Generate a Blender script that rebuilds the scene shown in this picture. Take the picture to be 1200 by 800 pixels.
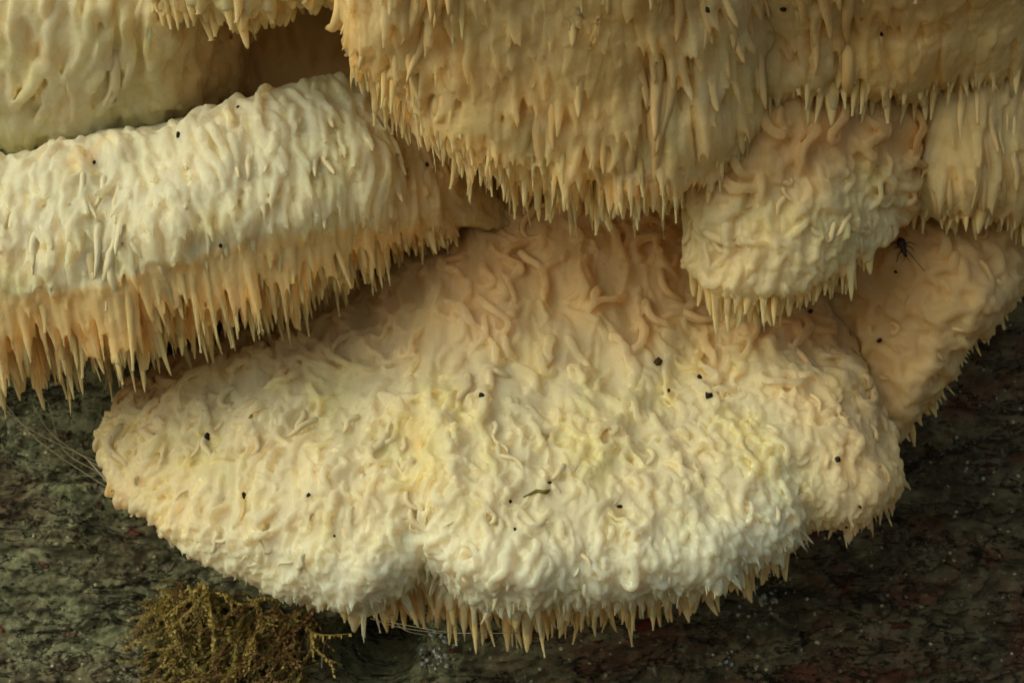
import bpy, math, random
import numpy as np
from mathutils import Vector, Matrix
from mathutils.kdtree import KDTree

for o in list(bpy.data.objects):
    bpy.data.objects.remove(o)
SC = bpy.context.scene
COL = SC.collection
R_ = math.radians

# ------------------------------------------------------------------ camera
PITCH = R_(10.0)
CAM_D = 600.0                                   # mm from the bark to the lens
SW = 0.5                                        # sensor width / focal length
CAM_O = np.array([0.0, -CAM_D * math.cos(PITCH), CAM_D * math.sin(PITCH)])   # mm
cam = bpy.data.cameras.new('camera')
cam_ob = bpy.data.objects.new('camera', cam)
COL.objects.link(cam_ob)
cam_ob.location = Vector(CAM_O) * 0.001
cam_ob.rotation_euler = (math.pi / 2 - PITCH, 0, 0)
cam.sensor_width = 36.0
cam.lens = 36.0 / SW
cam.clip_start = 0.01
cam.clip_end = 500.0
cam.dof.use_dof = True
cam.dof.focus_distance = 0.535
cam.dof.aperture_fstop = 34.0
SC.camera = cam_ob

# ------------------------------------------------------------------ light
SUN_EL, SUN_AZ = 38.0, 238.0                    # azimuth clockwise from +Y (north)
world = bpy.data.worlds.new('World')
SC.world = world
world.use_nodes = True
wn = world.node_tree
wn.nodes.clear()
sky = wn.nodes.new('ShaderNodeTexSky')
sky.sky_type = 'NISHITA'
sky.sun_disc = False
sky.sun_elevation = R_(SUN_EL)
sky.sun_rotation = R_(SUN_AZ)
sky.air_density = 1.0
sky.dust_density = 4.0
sky.ozone_density = 0.3
bg = wn.nodes.new('ShaderNodeBackground')
bg.inputs['Strength'].default_value = 0.10
wo = wn.nodes.new('ShaderNodeOutputWorld')
tint = wn.nodes.new('ShaderNodeMix'); tint.data_type = 'RGBA'; tint.blend_type = 'MULTIPLY'      # daylight filtered by the leaves overhead
tint.inputs[0].default_value = 1.0
tint.inputs[7].default_value = (0.98, 0.94, 0.66, 1.0)
wn.links.new(sky.outputs[0], tint.inputs[6])
wn.links.new(tint.outputs[2], bg.inputs[0])
wn.links.new(bg.outputs[0], wo.inputs[0])
sun = bpy.data.lights.new('sun', 'SUN')
sun.energy = 1.0
sun.angle = R_(70)
sun.color = (0.91, 1.0, 0.87)
sun_ob = bpy.data.objects.new('sun', sun)
COL.objects.link(sun_ob)
sd = Vector((math.sin(R_(SUN_AZ)) * math.cos(R_(SUN_EL)), math.cos(R_(SUN_AZ)) * math.cos(R_(SUN_EL)), math.sin(R_(SUN_EL))))
sun_ob.rotation_euler = sd.to_track_quat('Z', 'Y').to_euler()
sun_ob.location = (-1, -2, 3)
SC.view_settings.view_transform = 'Standard'
SC.view_settings.look = 'None'
SC.view_settings.gamma = 1.0
SC.view_settings.use_curve_mapping = False
SC.view_settings.exposure = -0.06
SC.cycles.use_denoising = True
SC.cycles.max_bounces = 6
SC.cycles.diffuse_bounces = 4

# ------------------------------------------------------------------ helpers
rng = np.random.default_rng(11)
PT = rng.permutation(256); PT = np.concatenate([PT, PT, PT])
GR = rng.normal(size=(256, 3)); GR /= np.linalg.norm(GR, axis=1)[:, None]

def perlin(p):
    """Gradient noise, p (n,3) -> (n,) about -0.7..0.7"""
    p = np.asarray(p, float)
    i = np.floor(p).astype(int); f = p - i; i &= 255
    w = f * f * f * (f * (f * 6 - 15) + 10)
    out = 0
    for dx in (0, 1):
        for dy in (0, 1):
            for dz in (0, 1):
                h = PT[PT[PT[(i[:, 0] + dx) & 255] + ((i[:, 1] + dy) & 255)] + ((i[:, 2] + dz) & 255)]
                g = GR[h]
                d = g[:, 0] * (f[:, 0] - dx) + g[:, 1] * (f[:, 1] - dy) + g[:, 2] * (f[:, 2] - dz)
                out = out + d * (w[:, 0] if dx else 1 - w[:, 0]) * (w[:, 1] if dy else 1 - w[:, 1]) * (w[:, 2] if dz else 1 - w[:, 2])
    return out

def fbm(p, octaves=4, gain=0.5):
    a, s, o = 1.0, 0.0, np.asarray(p, float)
    for k in range(octaves):
        s = s + a * perlin(o + 17.3 * k); o = o * 2.03; a *= gain
    return s

def W(u, v, d):
    """Pixel (u,v) of the 1200x800 photograph, d mm in front of the bark plane -> mm point."""
    cx = (u - 600.0) / 1200.0 * SW
    cy = -(v - 400.0) / 1200.0 * SW
    s, c = math.sin(PITCH), math.cos(PITCH)
    dr = np.array([cx, c + cy * s, -s + cy * c])
    k = (-d - CAM_O[1]) / dr[1]
    return CAM_O + k * dr

TR, TX = 500.0, -20.0                            # trunk radius and axis offset, mm
def trunk_depth(x):
    return -(TR - math.sqrt(max(TR * TR - (x - TX) ** 2, 1.0)))

def WB(u, v, more=10.0):
    """A point buried `more` mm inside the trunk."""
    d = 0.0
    for _ in range(4):
        d = trunk_depth(W(u, v, d)[0]) - more
    return W(u, v, d)

def link(o, parent=None):
    COL.objects.link(o)
    if parent is not None:
        o.parent = parent
    return o

def empty(name, base_mm, label, cat, group=None):
    o = bpy.data.objects.new(name, None)
    o.empty_display_size = 0.01
    o.location = Vector(base_mm) * 0.001
    o['label'] = label; o['category'] = cat
    if group: o['group'] = group
    COL.objects.link(o)
    return o

def mesh_of(name, v_mm, faces, mat, smooth=True):
    me = bpy.data.meshes.new(name)
    me.from_pydata((np.asarray(v_mm) * 0.001).tolist(), [], faces)
    me.update()
    if smooth:
        me.polygons.foreach_set('use_smooth', [True] * len(me.polygons))
    if mat: me.materials.append(mat)
    return me

def obj_of(name, v_mm, faces, mat, parent=None, base=None, smooth=True):
    v = np.asarray(v_mm, float)
    base = np.zeros(3) if base is None else np.asarray(base, float)
    me = mesh_of(name, v - base, faces, mat, smooth)
    o = bpy.data.objects.new(name, me)
    if parent is None:
        o.location = Vector(base) * 0.001
    return link(o, parent)

def unit(v):
    v = np.asarray(v, float)
    return v / max(np.linalg.norm(v), 1e-9)

def sm(x, a, b):
    q = np.clip((x - a) / (b - a), 0, 1); return q * q * (3 - 2 * q)

class Soup:
    def __init__(s): s.v = []; s.f = []; s.n = 0
    def add(s, v, f):
        s.v.append(np.asarray(v, float)); n = s.n
        s.f.extend([tuple(i + n for i in q) for q in f]); s.n += len(v)
    def arr(s): return np.concatenate(s.v)

def tube(pts, rad, sides=8, flat=1.0, up=None):
    """Closed tapered tube along pts (n,3) with radii rad (n)."""
    pts = np.asarray(pts, float); n = len(pts)
    tan = np.gradient(pts, axis=0)
    tan /= np.linalg.norm(tan, axis=1)[:, None] + 1e-9
    ref = np.array([0.3, -1.0, 0.2]) if up is None else np.asarray(up, float)
    v = []
    x = unit(np.cross(ref, tan[0]))
    for i in range(n):
        x = unit(x - tan[i] * np.dot(x, tan[i]))
        y = np.cross(tan[i], x)
        a = np.arange(sides) * 2 * math.pi / sides
        v.append(pts[i] + rad[i] * (np.cos(a)[:, None] * x + flat * np.sin(a)[:, None] * y))
    v = np.concatenate(v)
    f = []
    for i in range(n - 1):
        for k in range(sides):
            k2 = (k + 1) % sides
            f.append((i * sides + k, i * sides + k2, (i + 1) * sides + k2, (i + 1) * sides + k))
    f.append(tuple(range(sides - 1, -1, -1)))
    f.append(tuple((n - 1) * sides + k for k in range(sides)))
    return v, f

def catmull(P, sub, closed):
    """P (n,...) control points -> interpolated samples, `sub` per span."""
    P = np.asarray(P, float); n = len(P)
    out = []
    spans = n if closed else n - 1
    for i in range(spans):
        if closed:
            a, b, c, d = P[(i - 1) % n], P[i], P[(i + 1) % n], P[(i + 2) % n]
        else:
            a, b, c, d = P[max(i - 1, 0)], P[i], P[i + 1], P[min(i + 2, n - 1)]
        for k in range(sub):
            t = k / sub
            m1, m2 = (c - a) * 0.42, (d - b) * 0.42
            h = (2 * t**3 - 3 * t**2 + 1) * b + (t**3 - 2 * t**2 + t) * m1 + (-2 * t**3 + 3 * t**2) * c + (t**3 - t**2) * m2
            out.append(h)
    if not closed: out.append(P[-1])
    return np.array(out)

class Loft:
    """Solid through closed cross sections. s runs round the section in control-point units, t along the sections."""
    SS, ST = 10, 12
    def __init__(L, sections, noise=(1.5, 0.02), seed=0):
        C = np.array(sections)                   # K,M,3
        L.K, L.M = C.shape[:2]
        g = np.array([catmull(sec, L.SS, True) for sec in C])
        g = catmull(g, L.ST, False)              # NT, NS, 3
        cen = g.mean(axis=1)
        L.g = g
        L.nrm = L._normals(g, cen)
        nz = fbm((g.reshape(-1, 3)) * noise[1] + seed * 31.7, 3).reshape(g.shape[:2])
        g = g + L.nrm * (nz * noise[0])[:, :, None]
        L.g = g
        L.nrm = L._normals(g, cen)
        L.cen = cen
        L.vs = (np.roll(g, -1, 1) - np.roll(g, 1, 1)) / 2 * L.SS       # mm per s unit
        L.vt = np.gradient(g, axis=0) * L.ST
    def _normals(L, g, cen):
        ds = np.roll(g, -1, 1) - np.roll(g, 1, 1)
        dt = np.gradient(g, axis=0)
        n = np.cross(ds, dt)
        n /= np.linalg.norm(n, axis=2)[:, :, None] + 1e-9
        if (n * (g - cen[:, None, :])).sum() < 0: n = -n
        return n
    def _s(L, A, s, t):
        a = np.clip(t * L.ST, 0, A.shape[0] - 1.001); b = (s * L.SS) % A.shape[1]
        i, j = int(a), int(b); fa, fb = a - i, b - j; j2 = (j + 1) % A.shape[1]
        return (A[i, j] * (1 - fb) + A[i, j2] * fb) * (1 - fa) + (A[i + 1, j] * (1 - fb) + A[i + 1, j2] * fb) * fa
    def p(L, s, t): return L._s(L.g, s, t)
    def n(L, s, t): return unit(L._s(L.nrm, s, t))
    def ds(L, s, t): return L._s(L.vs, s, t)
    def dt(L, s, t): return L._s(L.vt, s, t)
    def shell(L):
        NT, NS = L.g.shape[:2]
        v = np.concatenate([L.g.reshape(-1, 3), L.g[0].mean(0)[None], L.g[-1].mean(0)[None]])
        f = []
        for i in range(NT - 1):
            for j in range(NS):
                j2 = (j + 1) % NS
                f.append((i * NS + j, i * NS + j2, (i + 1) * NS + j2, (i + 1) * NS + j))
        a, b = NT * NS, NT * NS + 1
        for j in range(NS):
            j2 = (j + 1) % NS
            f.append((a, j2, j)); f.append((b, (NT - 1) * NS + j, (NT - 1) * NS + j2))
        return v, f
    def scatter(L, n, s_rng, t_rng, gap, r):
        """Dart throwing: up to n (s,t) spots at least gap mm apart (gap may be a function of s,t)."""
        out, pts = [], np.full((n + 1, 3), 1e9)
        tt = np.linspace(t_rng[0], t_rng[1], 200)
        w = np.array([np.linalg.norm(L.dt((s_rng[0] + s_rng[1]) / 2, x)) for x in tt]); cw = np.cumsum(w) / w.sum()
        m = n * 12
        sr = r.uniform(s_rng[0], s_rng[1], m); tr = np.interp(r.uniform(size=m), cw, tt)
        for s, t in zip(sr, tr):
            if len(out) >= n: break
            p = L.p(s, t); k = len(out)
            if k and ((pts[:k] - p) ** 2).sum(1).min() < gap * gap: continue
            out.append((float(s), float(t))); pts[k] = p
        return out

def crawl(L, s, t, length, head, bend, lift, n=11, sink=0.0):
    """A path that starts at (s,t), runs over the surface and lifts off by lift(tau)."""
    pts = []; st = length / (n - 1)
    for k in range(n):
        tau = k / (n - 1)
        nn = L.n(s, t)
        pts.append(L.p(s, t) + nn * (lift(tau) - sink))
        a, b = L.ds(s, t), L.dt(s, t)
        au, bu = unit(a), unit(b)
        bu = unit(bu - au * np.dot(au, bu))
        d = au * math.cos(head) + bu * math.sin(head)
        # solve for step in parameters
        A = np.array([[a @ a, a @ b], [a @ b, b @ b]]) + np.eye(2) * 1e-6
        ps, pt = np.linalg.solve(A, np.array([a @ d, b @ d]) * st)
        s += ps; t += pt
        t = min(max(t, 0.02), L.K - 1.02)
        head += bend(tau) if callable(bend) else bend
    return np.array(pts)

# ------------------------------------------------------------------ materials
def new_mat(name):
    m = bpy.data.materials.new(name); m.use_nodes = True
    nt = m.node_tree; nt.nodes.clear()
    out = nt.nodes.new('ShaderNodeOutputMaterial'); b = nt.nodes.new('ShaderNodeBsdfPrincipled')
    nt.links.new(b.outputs[0], out.inputs[0])
    return m, nt, b

class NB:
    def __init__(s, nt): s.nt = nt
    def node(s, kind, **kw):
        n = s.nt.nodes.new(kind)
        for k, v in kw.items(): setattr(n, k, v)
        return n
    def put(s, sock, v):
        if hasattr(v, 'is_output'): s.nt.links.new(v, sock)
        else: sock.default_value = v
    def coord(s, out='Object'):
        return s.node('ShaderNodeTexCoord').outputs[out]
    def geo(s, out='Position'): return s.node('ShaderNodeNewGeometry').outputs[out]
    def map(s, vec, scale):
        n = s.node('ShaderNodeMapping'); s.put(n.inputs['Vector'], vec); n.inputs['Scale'].default_value = scale
        return n.outputs[0]
    def noise(s, vec, scale, detail=3.0, rough=0.55, dist=0.0):
        n = s.node('ShaderNodeTexNoise'); s.put(n.inputs['Vector'], vec)
        n.inputs['Scale'].default_value = scale; n.inputs['Detail'].default_value = detail
        n.inputs['Roughness'].default_value = rough; n.inputs['Distortion'].default_value = dist
        return n.outputs['Fac']
    def voro(s, vec, scale, feature='F1', out='Distance'):
        n = s.node('ShaderNodeTexVoronoi', feature=feature); s.put(n.inputs['Vector'], vec); n.inputs['Scale'].default_value = scale
        return n.outputs[out]
    def ramp(s, fac, *stops):
        n = s.node('ShaderNodeMapRange', interpolation_type='SMOOTHSTEP'); s.put(n.inputs[0], fac)
        for i, v in enumerate(stops): n.inputs[i + 1].default_value = v
        return n.outputs[0]
    def math(s, op, a, b=0.0):
        n = s.node('ShaderNodeMath', operation=op); s.put(n.inputs[0], a); s.put(n.inputs[1], b)
        return n.outputs[0]
    def mix(s, fac, a, b, blend='MIX'):
        n = s.node('ShaderNodeMix', data_type='RGBA', blend_type=blend)
        s.put(n.inputs[0], fac); s.put(n.inputs[6], a if hasattr(a, 'is_output') else (*a, 1)); s.put(n.inputs[7], b if hasattr(b, 'is_output') else (*b, 1))
        return n.outputs[2]
    def attr(s, name, out='Color'):
        n = s.node('ShaderNodeAttribute', attribute_name=name); return n.outputs[out]
    def sep(s, col):
        n = s.node('ShaderNodeSeparateColor'); s.put(n.inputs[0], col); return n.outputs
    def bump(s, h, strength, dist, normal=None):
        n = s.node('ShaderNodeBump'); s.put(n.inputs['Height'], h); n.inputs['Strength'].default_value = strength
        n.inputs['Distance'].default_value = dist
        if normal is not None: s.put(n.inputs['Normal'], normal)
        return n.outputs[0]
    def rand(s): return s.node('ShaderNodeObjectInfo').outputs['Random']

CREAM = (0.74, 0.70, 0.51)
WHITE = (0.75, 0.78, 0.68)
OCHRE = (0.86, 0.61, 0.27)
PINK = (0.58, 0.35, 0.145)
YELL = (0.73, 0.70, 0.38)

def sss(b, w=0.75, scale=1.0):
    b.inputs['Subsurface Weight'].default_value = w
    b.subsurface_method = 'BURLEY'
    b.inputs['Subsurface Radius'].default_value = (1.0, 0.62, 0.38)
    b.inputs['Subsurface Scale'].default_value = 0.009 * scale
    b.inputs['Roughness'].default_value = 0.62
    b.inputs['Specular IOR Level'].default_value = 0.25

def mat_flesh():
    m, nt, b = new_mat('fungus_flesh'); N = NB(nt); P = N.geo()
    tone = N.sep(N.attr('tone'))
    mott = N.noise(P, 55.0, 3.0)
    c = N.mix(N.ramp(mott, 0.44, 0.68, 0.0, 0.85), CREAM, YELL)
    c = N.mix(tone[1], c, OCHRE)
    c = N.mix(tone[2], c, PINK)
    wh = N.math('MULTIPLY', tone[0], N.ramp(N.noise(P, 140.0, 4.0), 0.25, 0.6, 0.55, 1.0))
    c = N.mix(wh, c, WHITE)
    rust = N.ramp(N.noise(P, 38.0, 4.0, 0.6, 0.6), 0.56, 0.78, 0.0, 0.55)
    c = N.mix(rust, c, (0.72, 0.42, 0.17))
    fine = N.noise(P, 900.0, 3.0)
    c = N.mix(N.ramp(fine, 0.35, 0.7, 0.12, 0.0), c, (0.55, 0.40, 0.20))
    N.put(b.inputs['Base Color'], c)
    sss(b)
    h = N.math('ADD', N.math('MULTIPLY', N.noise(P, 420.0, 4.0), 0.7), N.math('MULTIPLY', N.noise(P, 1500.0, 2.0), 0.25))
    N.put(b.inputs['Normal'], N.bump(h, 0.45, 0.0012))
    return m

def mat_tooth(name, root, tip):
    m, nt, b = new_mat(name); N = NB(nt); P = N.geo()
    al = N.attr('along', 'Fac')
    c = N.mix(N.ramp(al, 0.15, 0.95, 0.0, 1.0), root, tip)
    if name == 'spine_pale':
        c = N.node('ShaderNodeObjectInfo').outputs['Color']
    c = N.mix(N.math('MULTIPLY', N.rand(), 0.38), c, (0.80, 0.64, 0.36))
    c = N.mix(N.ramp(N.noise(P, 60.0, 3.0), 0.52, 0.75, 0.0, 0.45), c, (0.72, 0.48, 0.20))
    N.put(b.inputs['Base Color'], c)
    sss(b, *((0.6, 0.4) if name != 'spine_pale' else (0.0, 0.1)))
    b.inputs['Roughness'].default_value = 0.5
    h = N.noise(N.map(P, (1, 1, 0.25)), 700.0, 3.0)
    N.put(b.inputs['Normal'], N.bump(h, 0.35, 0.0008))
    return m

def mat_bark():
    m, nt, b = new_mat('bark'); N = NB(nt); P = N.geo()
    H = N.map(P, (0.35, 0.35, 1.0))
    n1 = N.noise(H, 60.0, 6.0, 0.65); n2 = N.noise(P, 260.0, 5.0, 0.65); n3 = N.noise(P, 22.0, 4.0, 0.6, 0.5)
    c = N.mix(N.ramp(n1, 0.35, 0.68, 0.0, 1.0), (0.06, 0.047, 0.032), (0.34, 0.27, 0.19))
    c = N.mix(N.ramp(n2, 0.5, 0.72, 0.0, 0.7), c, (0.32, 0.28, 0.19))
    x = N.node('ShaderNodeSeparateXYZ'); N.put(x.inputs[0], P)
    green = N.math('MULTIPLY', N.ramp(n3, 0.42, 0.56, 0.18, 1.0), N.ramp(x.outputs[0], -0.03, 0.04, 0.85, 0.04))
    c = N.mix(green, c, N.mix(N.ramp(n2, 0.35, 0.65, 0.0, 1.0), (0.13, 0.155, 0.09), (0.50, 0.55, 0.38)))
    red = N.math('MULTIPLY', N.ramp(N.noise(N.map(P, (0.6, 1, 1.2)), 42.0, 4.0, 0.6, 0.4), 0.46, 0.64, 0.0, 0.85), N.ramp(x.outputs[0], -0.01, 0.05, 0.2, 1.0))
    c = N.mix(red, c, (0.24, 0.085, 0.058))
    wv = N.node('ShaderNodeVectorMath', operation='ADD'); N.put(wv.inputs[0], N.map(P, (0.62, 1.0, 1.0)))
    nv = N.node('ShaderNodeTexNoise'); N.put(nv.inputs['Vector'], P); nv.inputs['Scale'].default_value = 210.0; nv.inputs['Detail'].default_value = 3.0
    sc_ = N.node('ShaderNodeVectorMath', operation='SCALE'); N.put(sc_.inputs[0], nv.outputs['Color']); sc_.inputs['Scale'].default_value = 0.006
    N.put(wv.inputs[1], sc_.outputs[0])
    cell = N.voro(wv.outputs[0], 300.0, 'F1', 'Color')
    cs = N.sep(cell)
    crust = N.math('MULTIPLY', N.ramp(cs[0], 0.60, 0.80, 0.0, 0.42), N.ramp(x.outputs[0], -0.04, 0.05, 1.0, 0.35))
    c = N.mix(crust, c, N.mix(cs[1], (0.20, 0.20, 0.13), (0.50, 0.49, 0.37)))
    c = N.mix(N.ramp(cs[2], 0.62, 0.85, 0.0, 0.45), c, (0.030, 0.024, 0.017))
    fleck = N.ramp(N.noise(N.map(P, (0.45, 1, 1)), 800.0, 4.0, 0.7), 0.60, 0.70, 0.0, 0.8)
    c = N.mix(fleck, c, (0.44, 0.41, 0.30))
    vd = N.voro(P, 330.0); vc = N.sep(N.voro(P, 330.0, 'F1', 'Color'))
    c = N.mix(N.math('MULTIPLY', N.ramp(vd, 0.12, 0.24, 1.0, 0.0), N.ramp(vc[0], 0.74, 0.78, 0.0, 1.0)), c, (0.78, 0.76, 0.62))  # sparse pale specks, wet glints painted into the bark colour
    ck = N.noise(N.map(P, (0.28, 1, 1.0)), 95.0, 5.0, 0.6, 0.6)
    ckd = N.ramp(N.math('ABSOLUTE', N.math('SUBTRACT', ck, 0.5)), 0.006, 0.022, 0.9, 0.0)
    c = N.mix(ckd, c, (0.012, 0.010, 0.008))
    lite = N.ramp(N.noise(N.map(P, (0.5, 1, 1.0)), 150.0, 5.0, 0.7, 0.3), 0.60, 0.68, 0.0, 0.65)
    c = N.mix(lite, c, (0.42, 0.40, 0.28))
    dark = N.ramp(N.noise(N.map(P, (0.3, 1, 1.2)), 420.0, 5.0, 0.75), 0.33, 0.42, 0.8, 0.0)
    c = N.mix(dark, c, (0.016, 0.014, 0.010))
    c = N.mix(1.0, c, (1.45, 1.5, 1.4), 'MULTIPLY')
    N.put(b.inputs['Base Color'], c)
    b.inputs['Specular IOR Level'].default_value = 0.5
    N.put(b.inputs['Roughness'], N.ramp(n2, 0.3, 0.7, 0.28, 0.75))
    h = N.math('ADD', N.math('MULTIPLY', n1, 1.0), N.math('MULTIPLY', N.noise(N.map(P, (0.4, 1, 1)), 600.0, 6.0, 0.8), 1.1))
    N.put(b.inputs['Normal'], N.bump(h, 0.9, 0.0048))
    return m

def mat_simple(name, col, rough=0.6, col2=None, scale=300.0, bump=0.0, rand=0.0, spec=0.3):
    m, nt, b = new_mat(name); N = NB(nt); P = N.geo()
    c = N.mix(N.ramp(N.noise(P, scale, 3.0), 0.35, 0.65, 0.0, 1.0), col, col2 or tuple(x * 0.7 for x in col))
    if rand:
        c = N.mix(N.math('MULTIPLY', N.rand(), rand), c, tuple(x * 0.25 for x in col))
    N.put(b.inputs['Base Color'], c)
    b.inputs['Roughness'].default_value = rough
    b.inputs['Specular IOR Level'].default_value = spec
    if bump: N.put(b.inputs['Normal'], N.bump(N.noise(P, scale * 2, 4.0), bump, 0.001))
    return m

M_FLESH = mat_flesh()
M_TOOTH = mat_tooth('tooth_ochre', (0.85, 0.59, 0.24), (0.86, 0.69, 0.37))
M_PALE = mat_tooth('spine_pale', (0.80, 0.73, 0.48), (0.83, 0.78, 0.58))
M_BARK = mat_bark()

# ------------------------------------------------------------------ ground
gv = np.array([(-60000, -60000, -1200), (60000, -60000, -1200), (60000, 60000, -1200), (-60000, 60000, -1200)], float)
ground = obj_of('forest_ground', gv, [(0, 1, 2, 3)], mat_simple('leaf_litter', (0.16, 0.11, 0.055), 0.9, (0.07, 0.055, 0.03), 25.0))
ground['kind'] = 'structure'

# ------------------------------------------------------------------ tree trunk
def cells(x, z, wx, wz, seed):
    """Jittered cells: a random value per cell and the distance to the cell's border."""
    a, c = x / wx, z / wz
    i, k = np.floor(a).astype(int), np.floor(c).astype(int)
    d1 = np.full(len(x), 9.0); d2 = d1.copy(); val = np.zeros(len(x))
    for di in (-1, 0, 1):
        for dk in (-1, 0, 1):
            h = PT[(PT[(i + di + seed) & 255] + k + dk) & 255]
            jx = (h * 0.6180339) % 1.0; jz = (h * 0.7548777) % 1.0
            d = (a - (i + di + jx)) ** 2 + (c - (k + dk + jz)) ** 2
            near = d < d1
            d2 = np.where(near, d1, np.minimum(d2, d)); val = np.where(near, (h * 0.5698403) % 1.0, val); d1 = np.where(near, d, d1)
    return val, np.sqrt(d2) - np.sqrt(d1)

def bark_relief(x, z):
    p = np.stack([x, 0 * x, z], 1)
    low = fbm(p * np.array([0.016, 1, 0.022]), 3) * 7.0
    q = p * np.array([0.030, 1, 0.11]) + np.stack([fbm(p * 0.03 + 5, 2), 0 * x, fbm(p * 0.03 + 9, 2)], 1) * 0.8
    ridg = 1 - np.abs(perlin(q)) * 3.2
    crack = np.clip((ridg - 0.62) / 0.38, 0, 1)
    mid = fbm(p * np.array([0.10, 1, 0.17]) + 3, 4, 0.6) * 3.0
    blister = np.clip(perlin(p * np.array([0.11, 1, 0.15]) + 40) * 2.2 - 0.55, 0, 1) * 1.6
    fine = fbm(p * np.array([0.30, 1, 0.55]) + 8, 4, 0.75) * 1.7
    wx_, wz_ = x + fbm(p * 0.22 + 2, 3) * 3.0, z + fbm(p * 0.22 + 12, 3) * 2.2
    v1, e1 = cells(wx_, wz_, 17.0, 7.5, 3); v2, e2 = cells(wx_ + 40, wz_ + 9, 4.6, 2.6, 77)
    plate = (v1 - 0.5) * 3.4 * sm(e1, 0.0, 0.10) + (v2 - 0.5) * 1.3 * sm(e2, 0.0, 0.15) - (1 - sm(e1, 0.0, 0.08)) * 1.6
    h = low + mid * 0.7 + blister + fine * 0.8 + plate - crack ** 1.5 * 1.8
    hole = W(440, 778, 0)
    h -= 38 * np.exp(-(((x - hole[0]) / 15) ** 2 + ((z - hole[2]) / 12) ** 2) ** 2)
    return h

def lines(segs):
    out = []
    for a, b, st in segs:
        out.append(np.arange(a, b, st))
    return np.concatenate(out)
ax = lines([(-480, -230, 20), (-230, -165, 2.0), (-165, -70, 0.75), (-70, 60, 1.0), (60, 165, 0.75), (165, 230, 2.0), (230, 490, 20)]) - TX * 0
az = lines([(-1230, -200, 40), (-200, -135, 2.0), (-135, 12, 0.75), (12, 130, 2.5), (130, 1500, 40)])
back = np.linspace(0, 1, 14)[1:-1]
th_f = np.arcsin(np.clip(ax / TR, -0.999, 0.999))
th_b = th_f[-1] + (2 * math.pi - (th_f[-1] - th_f[0])) * back
th = np.concatenate([th_f, th_b])
TH, ZZ = np.meshgrid(th, az)
X0 = TR * np.sin(TH); xs, zs = X0.ravel(), ZZ.ravel()
rel = bark_relief(xs + TX, zs)
front = (np.cos(TH).ravel() > 0)
rel = np.where(front, rel, 0)
rr = (TR + rel - 4) * (1 - np.clip(zs - 200, 0, 1500) * 0.00004)
tv = np.stack([TX + rr * np.sin(TH.ravel()), TR - rr * np.cos(TH.ravel()), zs], 1)
nx, nz_ = len(th), len(az)
ii, jj = np.meshgrid(np.arange(nz_ - 1), np.arange(nx), indexing='ij')
j2 = (jj + 1) % nx
tf = np.stack([ii * nx + jj, ii * nx + j2, (ii + 1) * nx + j2, (ii + 1) * nx + jj], -1).reshape(-1, 4)
trunk = empty('tree_trunk', (TX, TR, -1200), 'dark rough tree trunk with grey green and reddish bark behind the fungus', 'tree trunk')
me = bpy.data.meshes.new('bark')
bl = np.array([TX, TR, -1200.0])
me.vertices.add(len(tv)); me.vertices.foreach_set('co', ((tv - bl) * 0.001).ravel())
me.loops.add(tf.size); me.loops.foreach_set('vertex_index', tf.ravel().astype(np.int32))
me.polygons.add(len(tf)); me.polygons.foreach_set('loop_start', np.arange(0, tf.size, 4, dtype=np.int32))
me.polygons.foreach_set('loop_total', np.full(len(tf), 4, dtype=np.int32))
me.polygons.foreach_set('use_smooth', np.ones(len(tf), dtype=bool))
me.update(calc_edges=True); me.validate()
me.materials.append(M_BARK)
link(bpy.data.objects.new('bark', me), trunk)

GX, GZ = np.arange(-215, 215, 1.0), np.arange(-215, 60, 1.0)
_gx, _gz = np.meshgrid(GX, GZ)
BG = bark_relief(_gx.ravel(), _gz.ravel()).reshape(_gx.shape)
def relief_at(x, z):
    a = min(max(z - GZ[0], 0), len(GZ) - 1.01); b = min(max(x - GX[0], 0), len(GX) - 1.01)
    i, j = int(a), int(b); fa, fb = a - i, b - j
    return (BG[i, j] * (1 - fb) + BG[i, j + 1] * fb) * (1 - fa) + (BG[i + 1, j] * (1 - fb) + BG[i + 1, j + 1] * fb) * fa

def bark_point(u, v):
    """The bark point seen at a pixel, mm."""
    d = 0.0
    for _ in range(8):
        p = W(u, v, d)
        d = trunk_depth(p[0]) + relief_at(p[0], p[2]) - 4
    return W(u, v, d)
def bark_normal(p):
    return unit([p[0] - TX, p[1] - TR, 0])

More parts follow.
